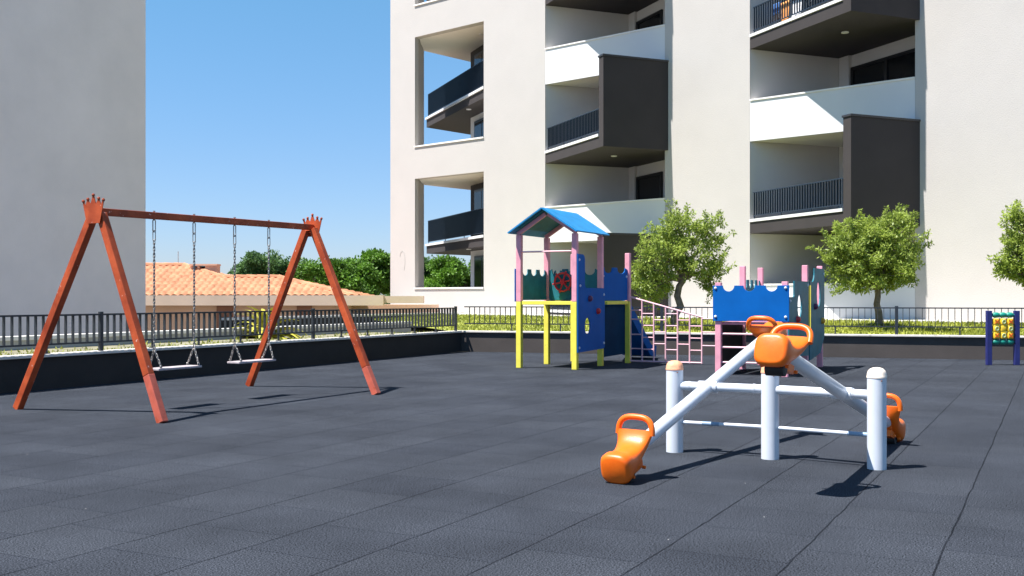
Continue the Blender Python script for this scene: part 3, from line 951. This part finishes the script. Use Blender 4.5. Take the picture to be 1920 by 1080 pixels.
# ------------------------------------------------------------------ swing frame
F1, F2, F3, F4 = gpt(33, 767), gpt(305, 793), gpt(467, 724), gpt(706, 740)
swf = thing('swing_set', tuple((F1 + F2 + F3 + F4) / 4), 'rusty red metal swing frame with crown plates on its two A shaped ends', 'swing frame')
AL = F1 + (F2 - F1) * .58; AL.z = 2.40
AR = F3 + (F4 - F3) * .50; AR.z = 2.45
BDm = (AR - AL).normalized()
for A_, feet in ((AL, (F1, F2)), (AR, (F3, F4))):
    across = (feet[1] - feet[0]).normalized()
    for sg, ft in ((-1, feet[0]), (1, feet[1])):
        top = A_ + across * (sg * .075) + V((0, 0, -.03))
        cut = {1: .22 if A_ is AL else .16}.get(sg, 0)
        leg = MB().bar(ft + (top - ft) * cut, top, .105, .085, across).build('leg', M['swing_red'], swf, bevel=.008)
        if cut:
            MB().bar(ft, ft + (top - ft) * cut, .107, .087, across).build('repainted_foot', M['swing_red_foot'], leg, bevel=.008)
    # crown plates, one each side of the apex
    W = .17
    out = [(-.115, -.13), (.115, -.13), (.165, .075)]
    # spikes from right to left
    tips = [(.185, .095), (.10, .115), (0, .16), (-.10, .115), (-.185, .095)]
    valley = [(.145, .04), (.05, .055), (-.05, .055), (-.145, .04)]
    out = [(-.12, -.17), (.12, -.17)]
    for i, (tx, ty) in enumerate(tips):
        out += [(tx + .013, ty - .012), (tx - .013, ty - .012)] if 0 < i < 4 else ([(tx + .012, ty), (tx - .012, ty + .008)] if i == 0 else [(tx + .012, ty + .008), (tx - .012, ty)])
        if i < 4: out.append(valley[i])
    for sg in ((-1,) if A_ is AL else (1,)):
        o = A_ + BDm * (sg * .062) + V((0, 0, .03))
        pl_ = MB().plate(out, [], o, across, ZUP, .008)
        for tx, ty in tips:
            pl_.lathe(o + across * tx + ZUP * ty, [(.001, -.02), (.014, -.014), (.02, 0), (.014, .014), (.001, .02)], n=10)
        pl_.build('crown_plate', M['swing_red'], swf)
MB().bar(AL - BDm * .05, AR + BDm * .05, .085, .085, V((0, 0, 1))).build('crossbeam', M['swing_red'], swf, bevel=.008)
beam_v = AR - AL
def beam_at(px):
    k = (px - 960) / 2000
    t = (k * AL.y - AL.x) / (beam_v.x - k * beam_v.y)
    return AL + beam_v * t
across = (F2 - F1).normalized()
bx_h = V((BDm.x, BDm.y, 0)).normalized()

def chain(b, p, q, L=.052, r=.0050, w=.014):
    p = V(p); q = V(q); t = (q - p); n = max(2, round(t.length / (L * .78))); t.normalize()
    s1 = (ZUP.cross(t) if abs(t.z) < .95 else V((1, 0, 0)).cross(t)).normalized(); s2 = t.cross(s1)
    for i in range(n):
        c = p + (q - p) * ((i + .5) / n)
        s = s1 if i % 2 else s2
        pts = []
        hl = L / 2 - w / 2
        for k in range(8):
            a = math.pi * 2 * k / 8 + math.pi / 8
            pts.append(c + s * (w * .8 * math.cos(a)) + t * (w * math.sin(a) + (hl if math.sin(a) > 0 else -hl)))
        b.tube(pts, r, 5, closed=True)

def swing(pa, pb_, seat_z, label):
    A_ = beam_at(pa); B_ = beam_at(pb_)
    mid = (A_ + B_) / 2
    t = thing('swing', (mid.x, mid.y, seat_z), label, 'swing')
    half = (B_ - A_).length / 2
    L_seat = half + .03
    c = V((mid.x, mid.y, seat_z))
    seat = MB().box(c, (L_seat * 2, .22, .028), bx_h, V((-bx_h.y, bx_h.x, 0)))
    seat.build('seat', M['board'], t, bevel=.006)
    ac = V((-bx_h.y, bx_h.x, 0))
    for X_, sg in ((A_, -1), (B_, 1)):
        z0 = X_.z - .05
        top = V((X_.x, X_.y, z0))
        # eye bolt and carabiner
        h = MB(); h.tube([top + V((0, 0, .11)), top + V((0, 0, -.01))], .008, 8)
        h.lathe(top + V((0, 0, .098)), [(.016, 0), (.016, .014)], n=6)
        pts = [top + bx_h * (.022 * math.cos(a)) + V((0, 0, -.075 + (.075 if False else .055 * (1 if math.sin(a) > 0 else -1)) + .022 * math.sin(a))) for a in [2 * math.pi * k / 12 + .26 for k in range(12)]]
        h.tube(pts, .007, 6, closed=True)
        pts = [top + ac * (.022 * math.cos(a)) + V((0, 0, -.20 + .045 * (1 if math.sin(a) > 0 else -1) + .022 * math.sin(a))) for a in [2 * math.pi * k / 12 + .26 for k in range(12)]]
        h.tube(pts, .006, 6, closed=True)
        h.build('hanger', M['chain'], t, smooth=True)
        fork = V((X_.x, X_.y, seat_z + .26))
        b = MB(); chain(b, top + V((0, 0, -.26)), fork)
        b.build('chain', M['chain'], t, smooth=True, angle=80)
        for s2 in (-1, 1):
            e = c + bx_h * (sg * (half - .02)) + ac * (s2 * .095) + V((0, 0, .035))
            b = MB(); chain(b, fork, e)
            pts = [e + bx_h * (.016 * math.cos(a)) + V((0, 0, -.005 + .02 * math.sin(a))) for a in [2 * math.pi * k / 10 for k in range(10)]]
            b.tube(pts, .006, 5, closed=True)
            b.build('chain', M['chain'], t, smooth=True, angle=80)
swing(289, 364, .50, 'flat board swing on chains, the left one nearest the tall front legs')
swing(440, 504, .505, 'flat board swing on chains, the right one nearest the far legs')

# ------------------------------------------------------------------ double seesaw
Q1, Q2, Q3 = gpt(1265, 847), gpt(1444, 860), gpt(1644, 879)
ss = thing('seesaw', tuple(Q2), 'white metal double seesaw with four orange plastic seats on three round posts', 'seesaw')
RD = (Q3 - Q1).normalized()
CDm = V((-RD.y, RD.x, 0))          # away from the viewer
for Q, cm in ((Q1, 'cap_orange'), (Q2, 'cap_orange'), (Q3, 'cap_pale')):
    pst = MB().tube([Q + V((0, 0, -.01)), Q + V((0, 0, .745))], .0765, 32).build('post', M['white_metal'], ss, smooth=True)
    b = MB()
    rings = []
    n = 32
    for r_, h_ in ((.080, 0), (.080, .012), (.078, .016), (.076, .035), (.068, .058), (.05, .075), (.028, .083), (.003, .086)):
        rings.append([Q + V((r_ * math.cos(2 * math.pi * k / n), r_ * math.sin(2 * math.pi * k / n), .742 + h_)) * 1.0 if False else
                      Q + V((0, 0, .742 + h_)) + V((math.cos(2 * math.pi * k / n), math.sin(2 * math.pi * k / n), 0)) * (r_ * (1 - (.10 if (k % 8 == 0 and h_ > .02) else 0))) for k in range(n)])
    b.loft(rings).build('cap', M[cm], pst, smooth=True, angle=60)
for Q in (Q1, Q2, Q3):
    MB().lathe(Q + V((.012, -.0775, .722)), [(.006, 0), (.006, .004), (.002, .006)], axis=V((0, -1, 0)), n=8).build('screw', M['brown'], ss)
ZR = .60
up = V((0, 0, ZR))
MB().tube([Q1 + up, Q2 + up], .040, 24).build('rail', M['white_metal'], ss, smooth=True)
MB().tube([Q2 + up, Q3 + up], .040, 24).build('rail', M['white_metal'], ss, smooth=True)
for a, c in ((Q1, Q2), (Q2, Q3)):
    d = (c - a).normalized(); L = (c - a).length
    b = MB()
    for t in ((.15, .17), (.83, .85)) if a is Q1 else ((.62, .64), (.78, .8)):
        b.tube([a + up + d * (L * t[0]), a + up + d * (L * t[1])], .044, 24)
    b.build('collar', M['white_metal'], ss, smooth=True)
    lo = V((0, 0, .272))
    fb = MB().tube([a + lo, c + lo], .0165, 14).build('foot_bar', M['white_metal'], ss, smooth=True)
    t = (.30, .48) if a is Q1 else (.74, .92)
    MB().tube([a + lo + d * (L * t[0]), a + lo + d * (L * t[1])], .0185, 14).build('sleeve', M['bluegrey'], fb, smooth=True)

def superring(c, bx, bz, hw, hz, e=2.8, n=28):
    out = []
    for k in range(n):
        a = 2 * math.pi * k / n
        ca, sa = math.cos(a), math.sin(a)
        x = math.copysign(abs(ca) ** (2 / e), ca) * hw
        z = math.copysign(abs(sa) ** (2 / e), sa) * hz
        out.append(c + bx * x + bz * z)
    return out
ARM = 1.83
def seesaw_beam(t, first, near_low, ARM):
    a, c = (Q1, Q2) if first else (Q2, Q3)
    pv = a + (c - a) * t + up
    lowz = .148
    dz = ZR - lowz
    horiz = math.sqrt(ARM ** 2 - dz ** 2)
    sgn = -1 if near_low else 1
    dl = (CDm * (sgn * horiz) + V((0, 0, -dz))) / ARM      # towards the low end
    E_lo = pv + dl * ARM; E_hi = pv - dl * ARM
    bm = MB().tube([E_lo - dl * .24, E_hi + dl * .24], .056, 28).build('beam', M['white_metal'], ss, smooth=True)
    b = MB(); d = (c - a).normalized()
    b.tube([pv - d * .085, pv + d * .085], .052, 24).build('pivot_sleeve', M['white_metal'], bm, smooth=True)
    for E, o_ in ((E_lo, dl), (E_hi, -dl)):
        side = d
        w = side.cross(o_)
        if w.z < 0: w = -w
        inn = -o_
        side = w.cross(inn)
        P = lambda x, y, z: E + o_ * .07 + inn * (x * 1.08) + side * (y * 1.06) + w * (z * 1.06 - .10)
        prof = [  # x, z centre, half width, half thick, tangent angle
            (0.000, .034, .088, .082, 0), (0.008, .034, .106, .101, 0), (0.03, .034, .116, .112, 0), (.08, .036, .117, .108, 0), (.12, .038, .115, .096, 3),
            (.17, .046, .110, .078, 8), (.23, .060, .108, .062, 16), (.28, .082, .113, .050, 30), (.325, .112, .121, .042, 46), (.355, .146, .132, .035, 60), (.373, .176, .143, .030, 68), (.383, .196, .149, .026, 72)]
        rings = []
        for x, z, hw, ht, ang in prof:
            a_ = math.radians(ang)
            bz = w * math.cos(a_) - inn * math.sin(a_)
            e = 3.2 if x < .1 else 2.6
            rings.append(superring(P(x, 0, z + .035), side, bz, hw * 1.06, ht * 1.06, e, 32))
        sb_ = MB().loft(rings)
        # two mounting lugs under the seat
        for x in (.12, .30):
            for sg in (-1, 1):
                sb_.lathe(P(x, sg * .085, -.02), [(.012, -.012), (.014, 0), (.012, .012)], axis=side, n=10)
        sb_.box(P(.22, 0, -.002), (.24, .13, .06), inn, side, w)
        sb_.tube([P(.12, 0, .03), P(.30, 0, .085)], .062, 16)
        seat = sb_.build('seat', M['orange'], ss, smooth=True, angle=48)
        # handle loop
        hb = MB()
        path = []
        ang = math.radians(72)
        ib = inn * math.cos(ang) + w * math.sin(ang)       # up along the shield
        base = P(.383, 0, .228)
        hwid, hh = .143, .138
        for k in range(25):
            u = k / 24 * math.pi
            ex = 2 / 3.0
            yx = -math.copysign(abs(math.cos(u)) ** ex, math.cos(u)) * hwid
            zz = abs(math.sin(u)) ** ex * hh
            path.append(base + side * yx + ib * (zz - .035))
        hb.tube(path, [.0235] * 25, 14, ref=o_)
        hb.build('handle', M['orange'], seat, smooth=True, angle=80)
        rb = MB()
        cpt = P(.15, 0, -.032)
        rb.lathe(cpt, [(.040, -.07), (.052, -.066), (.052, .066), (.040, .07), (.026, .066)], axis=side, n=20)
        rb.build('rubber_bumper', M['rubber'], seat, smooth=True, angle=50)
seesaw_beam(.36, True, True, 1.83)
seesaw_beam(.69, False, False, 1.78)

# ------------------------------------------------------------------ climbing structure
T0 = V((.148, 21.1, 0))
def tp(a, b_, z=0, o=None): return (T0 if o is None else o) + UG * a + VG * b_ + V((0, 0, z))
U1, V1 = 1.20, 1.28
EPOS = (1.36, 2.42)
G0 = V((3.72, 19.2, 0)); U2 = 1.19; VJ, VK = 1.65, 3.05
pst = thing('climbing_structure', tuple(tp(.6, .6)), 'pink and yellow climbing frame with blue roofed tower, pink bar net and castle tower', 'climbing frame')
PW = .105
ZD = 1.31
def post(p, z0, z1, m):
    o = MB().box(p + V((0, 0, (z0 + z1) / 2)), (PW, PW, z1 - z0), UG, VG).build('post', M[m], pst, bevel=.008)
    return o
for a, b_, top in ((0, 0, 2.63), (U1, 0, 2.63), (0, V1, 2.63), (U1, V1, 2.63), (EPOS[0], EPOS[1], 2.33), (0.1, EPOS[1], 2.33)):
    post(tp(a, b_), 0, ZD, 'yellow'); post(tp(a, b_), ZD + .001, top, 'pink')
# decks
MB().box(tp(U1 / 2, V1 / 2, 1.275), (U1 - .1, V1 - .1, .05), UG, VG).box(tp(.7, (V1 + EPOS[1]) / 2 + .03, 1.274), (1.25, EPOS[1] - V1 - .05, .05), UG, VG).build('deck', M['yellow'], pst)
b = MB(); 
b.bar(tp(PW / 2, -.0, 1.285), tp(U1 - PW / 2, 0, 1.285), .06, .07, VG)
b.bar(tp(0, PW / 2, 1.285), tp(0, V1 - PW / 2, 1.285), .06, .07, UG)
b.bar(tp(PW / 2, V1, 1.285), tp(U1 - PW / 2, V1, 1.285), .06, .07, VG)
b.bar(tp(U1 + .004, V1 + PW / 2, 1.285), tp(EPOS[0], EPOS[1] - PW / 2, 1.285), .06, .07, UG)
b.build('deck_edge', M['yellow'], pst, bevel=.005)
# roof: ridge along VG
ov_f, ov_b, ov_s = .25, .15, .13
ze, zr = 2.645, 3.11
def roofside(sg):
    aE = -ov_s if sg < 0 else U1 + ov_s
    e0 = tp(aE, -ov_f, ze); e1 = tp(aE, V1 + ov_b, ze); r0 = tp(U1 / 2, -ov_f, zr); r1 = tp(U1 / 2, V1 + ov_b, zr)
    n = (e1 - e0).cross(r0 - e0).normalized()
    if n.z < 0: n = -n
    vs = [e0, e1, r1, r0]; th = .028
    b = MB(); b.add([p for p in vs] + [p + n * th for p in vs], [(0, 1, 2, 3), (7, 6, 5, 4), (0, 4, 5, 1), (1, 5, 6, 2), (2, 6, 7, 3), (3, 7, 4, 0)])
    return b, n
for sg in (-1, 1):
    b, n = roofside(sg)
    rf = b.build('roof_board', M['roof_blue'], pst)
    # teal underside lining
    aE = .05 if sg < 0 else U1 - .05
    f = abs(aE - (-ov_s if sg < 0 else U1 + ov_s)) / (U1 / 2 + ov_s)
    zz = ze + (zr - ze) * f
    e0 = tp(aE, -.16, zz); e1 = tp(aE, V1 + .1, zz); r0 = tp(U1 / 2, -.16, zr); r1 = tp(U1 / 2, V1 + .1, zr)
    vs = [p - n * .004 for p in (e0, e1, r1, r0)]
    MB().add([p for p in vs] + [p - n * .012 for p in vs], [(0, 1, 2, 3), (7, 6, 5, 4), (0, 4, 5, 1), (1, 5, 6, 2), (2, 6, 7, 3), (3, 7, 4, 0)]) 
    b = MB(); b.add([p for p in vs] + [p - n * .012 for p in vs], [(0, 1, 2, 3), (7, 6, 5, 4), (0, 4, 5, 1), (1, 5, 6, 2), (2, 6, 7, 3), (3, 7, 4, 0)])
    b.build('lining', M['teal'], rf)
    for bb in (0, V1):
        aE = .0 if sg < 0 else U1
        q = tp(aE, bb, 2.665); r_ = tp(U1 / 2 - sg * -.02 * 0, bb, 3.04)
        dirv = (r_ - q).normalized()
        MB().bar(q - dirv * .04, r_ - dirv * .03, .075, .06, VG.cross(dirv)).build('rafter', M['pink'], pst, bevel=.005)
MB().tube([tp(.05, 0, 2.29), tp(U1 - .05, 0, 2.29)], .017, 10).build('bar', M['pale_pink'], pst, smooth=True)

def crenel(w, h, n, notch, depth):
    """board outline with scooped crenels"""
    out = [(0, 0), (w, 0)]
    seg = w / n
    out.append((w, h - depth * .25))
    for i in range(n):
        xr = w - i * seg
        c = xr - seg / 2
        r_ = seg * notch / 2
        for k in range(9):
            a = math.pi * k / 8
            out.append((c + r_ * math.cos(a), h - depth * math.sin(a) ** .7))
        if i < n - 1:
            e = (seg - 2 * r_) / 2
    out.append((0, h - depth * .25))
    # remove exact duplicates
    o2 = []
    for p in out:
        if not o2 or (abs(p[0] - o2[-1][0]) + abs(p[1] - o2[-1][1])) > 1e-5: o2.append(p)
    return o2
def panel(outline, holes, o, bx, by, m, th=.022, bolts=()):
    pn = MB().plate(outline, holes, o, bx, by, th).build('panel', M[m], pst, bevel=.004)
    nz = V(bx).cross(V(by)).normalized()
    if bolts:
        b = MB()
        for x, y in bolts:
            for sg in (1, -1):
                b.lathe(V(o) + V(bx) * x + V(by) * y + nz * (sg * th / 2), [(.026, 0), (.024, .012), (.014, .02), (.002, .023)], axis=nz * sg, n=12)
        b.build('bolts', M['white_metal'], pn, smooth=True)
    return pn
# inner side boards of the roofed tower
panel(crenel(V1 - .1, .62, 3, .62, .13), [], tp(0, .05, ZD + .03), VG, ZUP, 'teal')
panel([(0, -.05), (.1, -.05), (.1, .6), (0, .6)], [], tp(-.07, -.06, ZD + .05), VG, ZUP, 'blue')
panel(crenel(U1 - .1, .64, 3, .62, .13), [], tp(.05, V1, ZD + .03), UG, ZUP, 'teal')
# steering wheel on the back board
wc = tp(U1 * .345, V1 - .12, ZD + .40)
wt = MB()
wt.tube([wc + UG * (.185 * math.cos(a)) + ZUP * (.185 * math.sin(a)) for a in [2 * math.pi * k / 28 for k in range(28)]], .022, 8, closed=True)
for k in range(6):
    a = 2 * math.pi * k / 6 + .2
    dv = UG * math.cos(a) + ZUP * math.sin(a)
    wt.tube([wc, wc + dv * .235], [.018, .016], 8)
wt.lathe(wc + VG * .03, [(.05, -.06), (.05, .06), (.02, .09)], axis=VG, n=14)
wt.build('steering_wheel', M['red'], pst, smooth=True)
# climbing wall on the right side: board on the outer face between front right and back right posts
def arc(cx, cy, rx, ry, a0, a1, n=8):
    return [(cx + rx * math.cos(math.radians(a0 + (a1 - a0) * k / n)), cy + ry * math.sin(math.radians(a0 + (a1 - a0) * k / n))) for k in range(n + 1)]
w_ = V1 + .08
o = tp(U1 + PW / 2 + .014, -.04, 0)
ol = [(0, .33), (w_ - .04, .36), (w_, .40), (w_, 1.52)] + arc(w_ - .07, 1.52, .07, .06, 0, 90, 4) + [(.42, 1.58)] + arc(.42, 1.66, .08, .08, 270, 180, 5) + [(.34, 2.12)] + arc(.24, 2.12, .10, .11, 0, 90, 6) + [(0.0, 2.23)]
hole = arc(.47, .83, .135, .17, 0, 337.5, 15)
cw = panel(ol, [hole], o, VG, ZUP, 'blue', .024, bolts=[(.06, .42), (.06, 2.12), (w_ - .06, .47), (w_ - .06, 1.45), (.1, 1.62)])
def hold(p, m, parent, ax):
    b = MB(); b.lathe(p, [(.062, 0), (.058, .035), (.04, .06), (.015, .07)], axis=ax, n=9)
    b.build('climbing_hold', M[m], parent, smooth=True, angle=60)
hold(o + VG * .55 + ZUP * 1.37 + UG * .013, 'purple', cw, UG)
hold(o + VG * .97 + ZUP * 1.12 + UG * .013, 'red', cw, UG)
# second square: crenellated board on its right side, dark boards under the deck
d0 = tp(U1, V1 + .05); e0 = tp(EPOS[0], EPOS[1] - .05)
dd = (e0 - d0); Ld = dd.length; dd.normalize()
panel(crenel(Ld, .68, 2, .62, .12), [], d0 + ZUP * (ZD + .02), dd, ZUP, 'blue', bolts=[(.05, .5), (Ld - .05, .5)])
panel([(0, .16), (Ld, .20), (Ld, 1.22), (0, 1.22)], [], d0 + UG * -.06, dd, ZUP, 'navy', .03)
panel(crenel(1.1, .62, 3, .62, .12), [], tp(.12, V1 + .1, ZD + .03), VG, ZUP, 'teal')
# slide going down beyond the second square
sl = MB()
s_top = tp(.93, EPOS[1] + .02, 1.30); s_bot = tp(.90, EPOS[1] + 1.75, .12); s_out = tp(.90, EPOS[1] + 2.1, .08)
ctr = [s_top, s_top + (s_bot - s_top) * .5, s_bot, s_out]
rings = []
for p in ctr:
    hw = .29
    ux = UG
    rings.append([p - ux * hw, p - ux * (hw + .04) + ZUP * .20, p - ux * (hw + .04) + ZUP * .20 - ux * .03, p - ux * (hw + .05) - ZUP * .05,
                  p + ux * (hw + .05) - ZUP * .05, p + ux * (hw + .07) + ZUP * .20, p + ux * (hw + .04) + ZUP * .20, p + ux * hw])
sl.loft(rings)
sl.build('slide', M['blue'], pst)
# pink bar net between the towers
n0 = tp(EPOS[0] + .05, EPOS[1] + .02); 
NL = 1.56
pn = MB()
step_ = NL / 6
def ztop(s): return 1.40 - (1.40 - .985) * s / NL
for i in range(7):
    s = i * step_
    pn.tube([n0 + UG * s + ZUP * .03, n0 + UG * s + ZUP * ztop(s)], .018, 8)
pn.tube([n0 + ZUP * ztop(0), n0 + UG * NL + ZUP * ztop(NL)], .02, 8)
pn.tube([n0 + ZUP * .045, n0 + UG * NL + ZUP * .045], .018, 8)
for i in range(6):
    zs = (.30, .55, .80, 1.05, 1.28) if i % 2 else (.42, .67, .92, 1.17)
    if i == 0: zs = (.31, .61, .93, 1.12)
    for z in zs:
        if z < ztop((i + 1) * step_) - .03:
            pn.tube([n0 + UG * (i * step_) + ZUP * z, n0 + UG * ((i + 1) * step_) + ZUP * z], .013, 8)
NE = NL + .95
for z in (.40, .68, .955):
    pn.tube([n0 + UG * NL + ZUP * z, n0 + UG * NE + ZUP * z], .014, 8)
pn.build('bar_net', M['pale_pink'], pst, smooth=True)
# castle tower
g = lambda a, b_, z=0: tp(a, b_, z, G0)
for a, b_, top in ((0, 0, 1.66), (U2, 0, 1.67), (0, VJ, 2.0), (U2, VJ, 2.0), (0, VK, 2.0), (U2, VK, 2.02)):
    post(g(a, b_), 0, top, 'pink')
MB().box(g(U2 / 2, VJ / 2, .93), (U2 - .1, VJ - .1, .05), UG, VG).box(g(U2 / 2, (VJ + VK) / 2, .93), (U2 - .1, VK - VJ - .1, .05), UG, VG).build('deck', M['pink'], pst)
wf = U2 + .17
ol = [(0, .97), (wf, .97), (wf, 1.605)]
for cxn in (wf * .775, wf * .485, wf * .21):
    ol += arc(cxn, 1.605, .105, .105, 0, -180, 10)
ol += [(0, 1.605)]
fp = panel(ol, [], g(-.085, -PW / 2 - .014), UG, ZUP, 'blue', .024, bolts=[(.05, 1.56), (.05, 1.05), (wf - .06, 1.56), (wf - .06, 1.05)])
b = MB()
for z in (.23, .50, .74):
    b.tube([g(.05, 0, z), g(U2 - .05, 0, z)], .018, 10)
b.build('ladder_rungs', M['pale_pink'], pst, smooth=True)
panel([(0, .06), (VJ - .12, .06), (VJ - .12, .90), (0, .90)], [], g(0.0, .06), VG, ZUP, 'wall_black')
# crenellated teal board at the far end
panel(crenel(VK - VJ - .1, .78, 4, .5, .16), [], g(0, VJ + .05, .96), VG, ZUP, 'teal')
# teal climbing boards on the right side
xo = U2 + PW / 2 + .014
o = g(xo, -.05)
w1 = VJ - .02
ol = [(0, .36), (w1, .30), (w1, 1.69), (.42, 1.69), (.42, 1.46)] + arc(.36, 1.46, .06, .06, 0, -90, 4) + [(0, 1.40)]
cp = panel(ol, [arc(.86, 1.24, .17, .21, 0, 337.5, 15)], o, VG, ZUP, 'teal', .024, bolts=[(.08, 1.33), (w1 - .08, 1.62)])
hold(o + VG * .62 + ZUP * 1.0 + UG * .013, 'red', cp, UG)
o2 = g(xo, VJ + .06)
w2 = VK - VJ
ol = [(0, .20), (w2 * .72, .30), (w2, .62), (w2, 1.96), (.42, 1.96)] + [(.42, 1.86)] + arc(.22, 1.86, .20, .17, 0, -90, 6) + [(0, 1.69)]
cp2 = panel(ol, [arc(.82, 1.46, .17, .25, 0, 337.5, 15)], o2, VG, ZUP, 'teal', .024, bolts=[(w2 - .1, 1.86)])
hold(o2 + VG * .42 + ZUP * 1.22 + UG * .013, 'purple', cp2, UG)
hold(o2 + VG * 1.12 + ZUP * .93 + UG * .013, 'amber', cp2, UG)
MB().bar(g(xo + .012, VJ + .015, .50), g(xo + .012, VJ + .015, 1.62), .05, .04, UG).build('joint_strip', M['yellow'], pst)

# ------------------------------------------------------------------ noughts and crosses panel
KL, KR = gpt(1854, 684.5), gpt(1906, 684.5)
kx = (KR - KL).normalized(); ky = V((-kx.y, kx.x, 0))
tt = thing('game_panel', tuple((KL + KR) / 2), 'small noughts and crosses panel of yellow blocks between navy posts at the right edge', 'game panel')
for p in (KL, KR):
    MB().box(p + ZUP * .56, (.105, .09, 1.12), kx, ky).build('post', M['navy_post'], tt, bevel=.008)
inner = (KR - KL).length - .105
c0 = (KL + KR) / 2
for z in (1.03, .475):
    b = MB()
    for k in range(3):
        b.lathe(c0 + kx * ((k - 1) * .142 - .071) + ZUP * z, [(.035, 0), (.052, .025), (.058, .071), (.052, .117), (.035, .142)], axis=kx, n=16)
    b.tube([c0 - kx * inner / 2 + ZUP * z, c0 + kx * inner / 2 + ZUP * z], .02, 10)
    b.build('roller', M['tic_green'], tt, smooth=True)
marks = ['XOX', 'O O', 'XOX']
for r_ in range(3):
    for k in range(3):
        cc = c0 + kx * ((k - 1) * .142) + ZUP * (.895 - r_ * .142)
        rings = []
        for zz, w in ((-.066, .045), (-.058, .06), (-.03, .066), (.03, .066), (.058, .06), (.066, .045)):
            rings.append(superring(cc + ZUP * zz, kx, ky, w, w * .95, 4, 20))
        blk = MB().loft(rings).build('block', M['tic_yellow'], tt, smooth=True)
        ch_ = marks[r_][k]
        f = cc - ky * .0645
        if ch_ == 'X':
            b = MB(); b.bar(f + kx * -.04 + ZUP * -.04, f + kx * .04 + ZUP * .04, .018, .008, ky.cross(kx + ZUP)); b.bar(f + kx * -.04 + ZUP * .04 - ky * .001, f + kx * .04 + ZUP * -.04 - ky * .001, .018, .008, ky.cross(kx - ZUP))
            b.build('mark', M['tic_x'], blk)
        elif ch_ == 'O':
            b = MB(); b.tube([f + kx * (.032 * math.cos(a)) + ZUP * (.036 * math.sin(a)) for a in [2 * math.pi * q / 16 for q in range(16)]], .009, 6, closed=True)
            b.build('mark', M['tic_o'], blk)
MB().tube([c0 + kx * -.071 + ZUP * .45, c0 + kx * -.071 + ZUP * 1.05], .008, 6).tube([c0 + kx * .071 + ZUP * .45, c0 + kx * .071 + ZUP * 1.05], .008, 6).build('axle', M['steel'], tt)
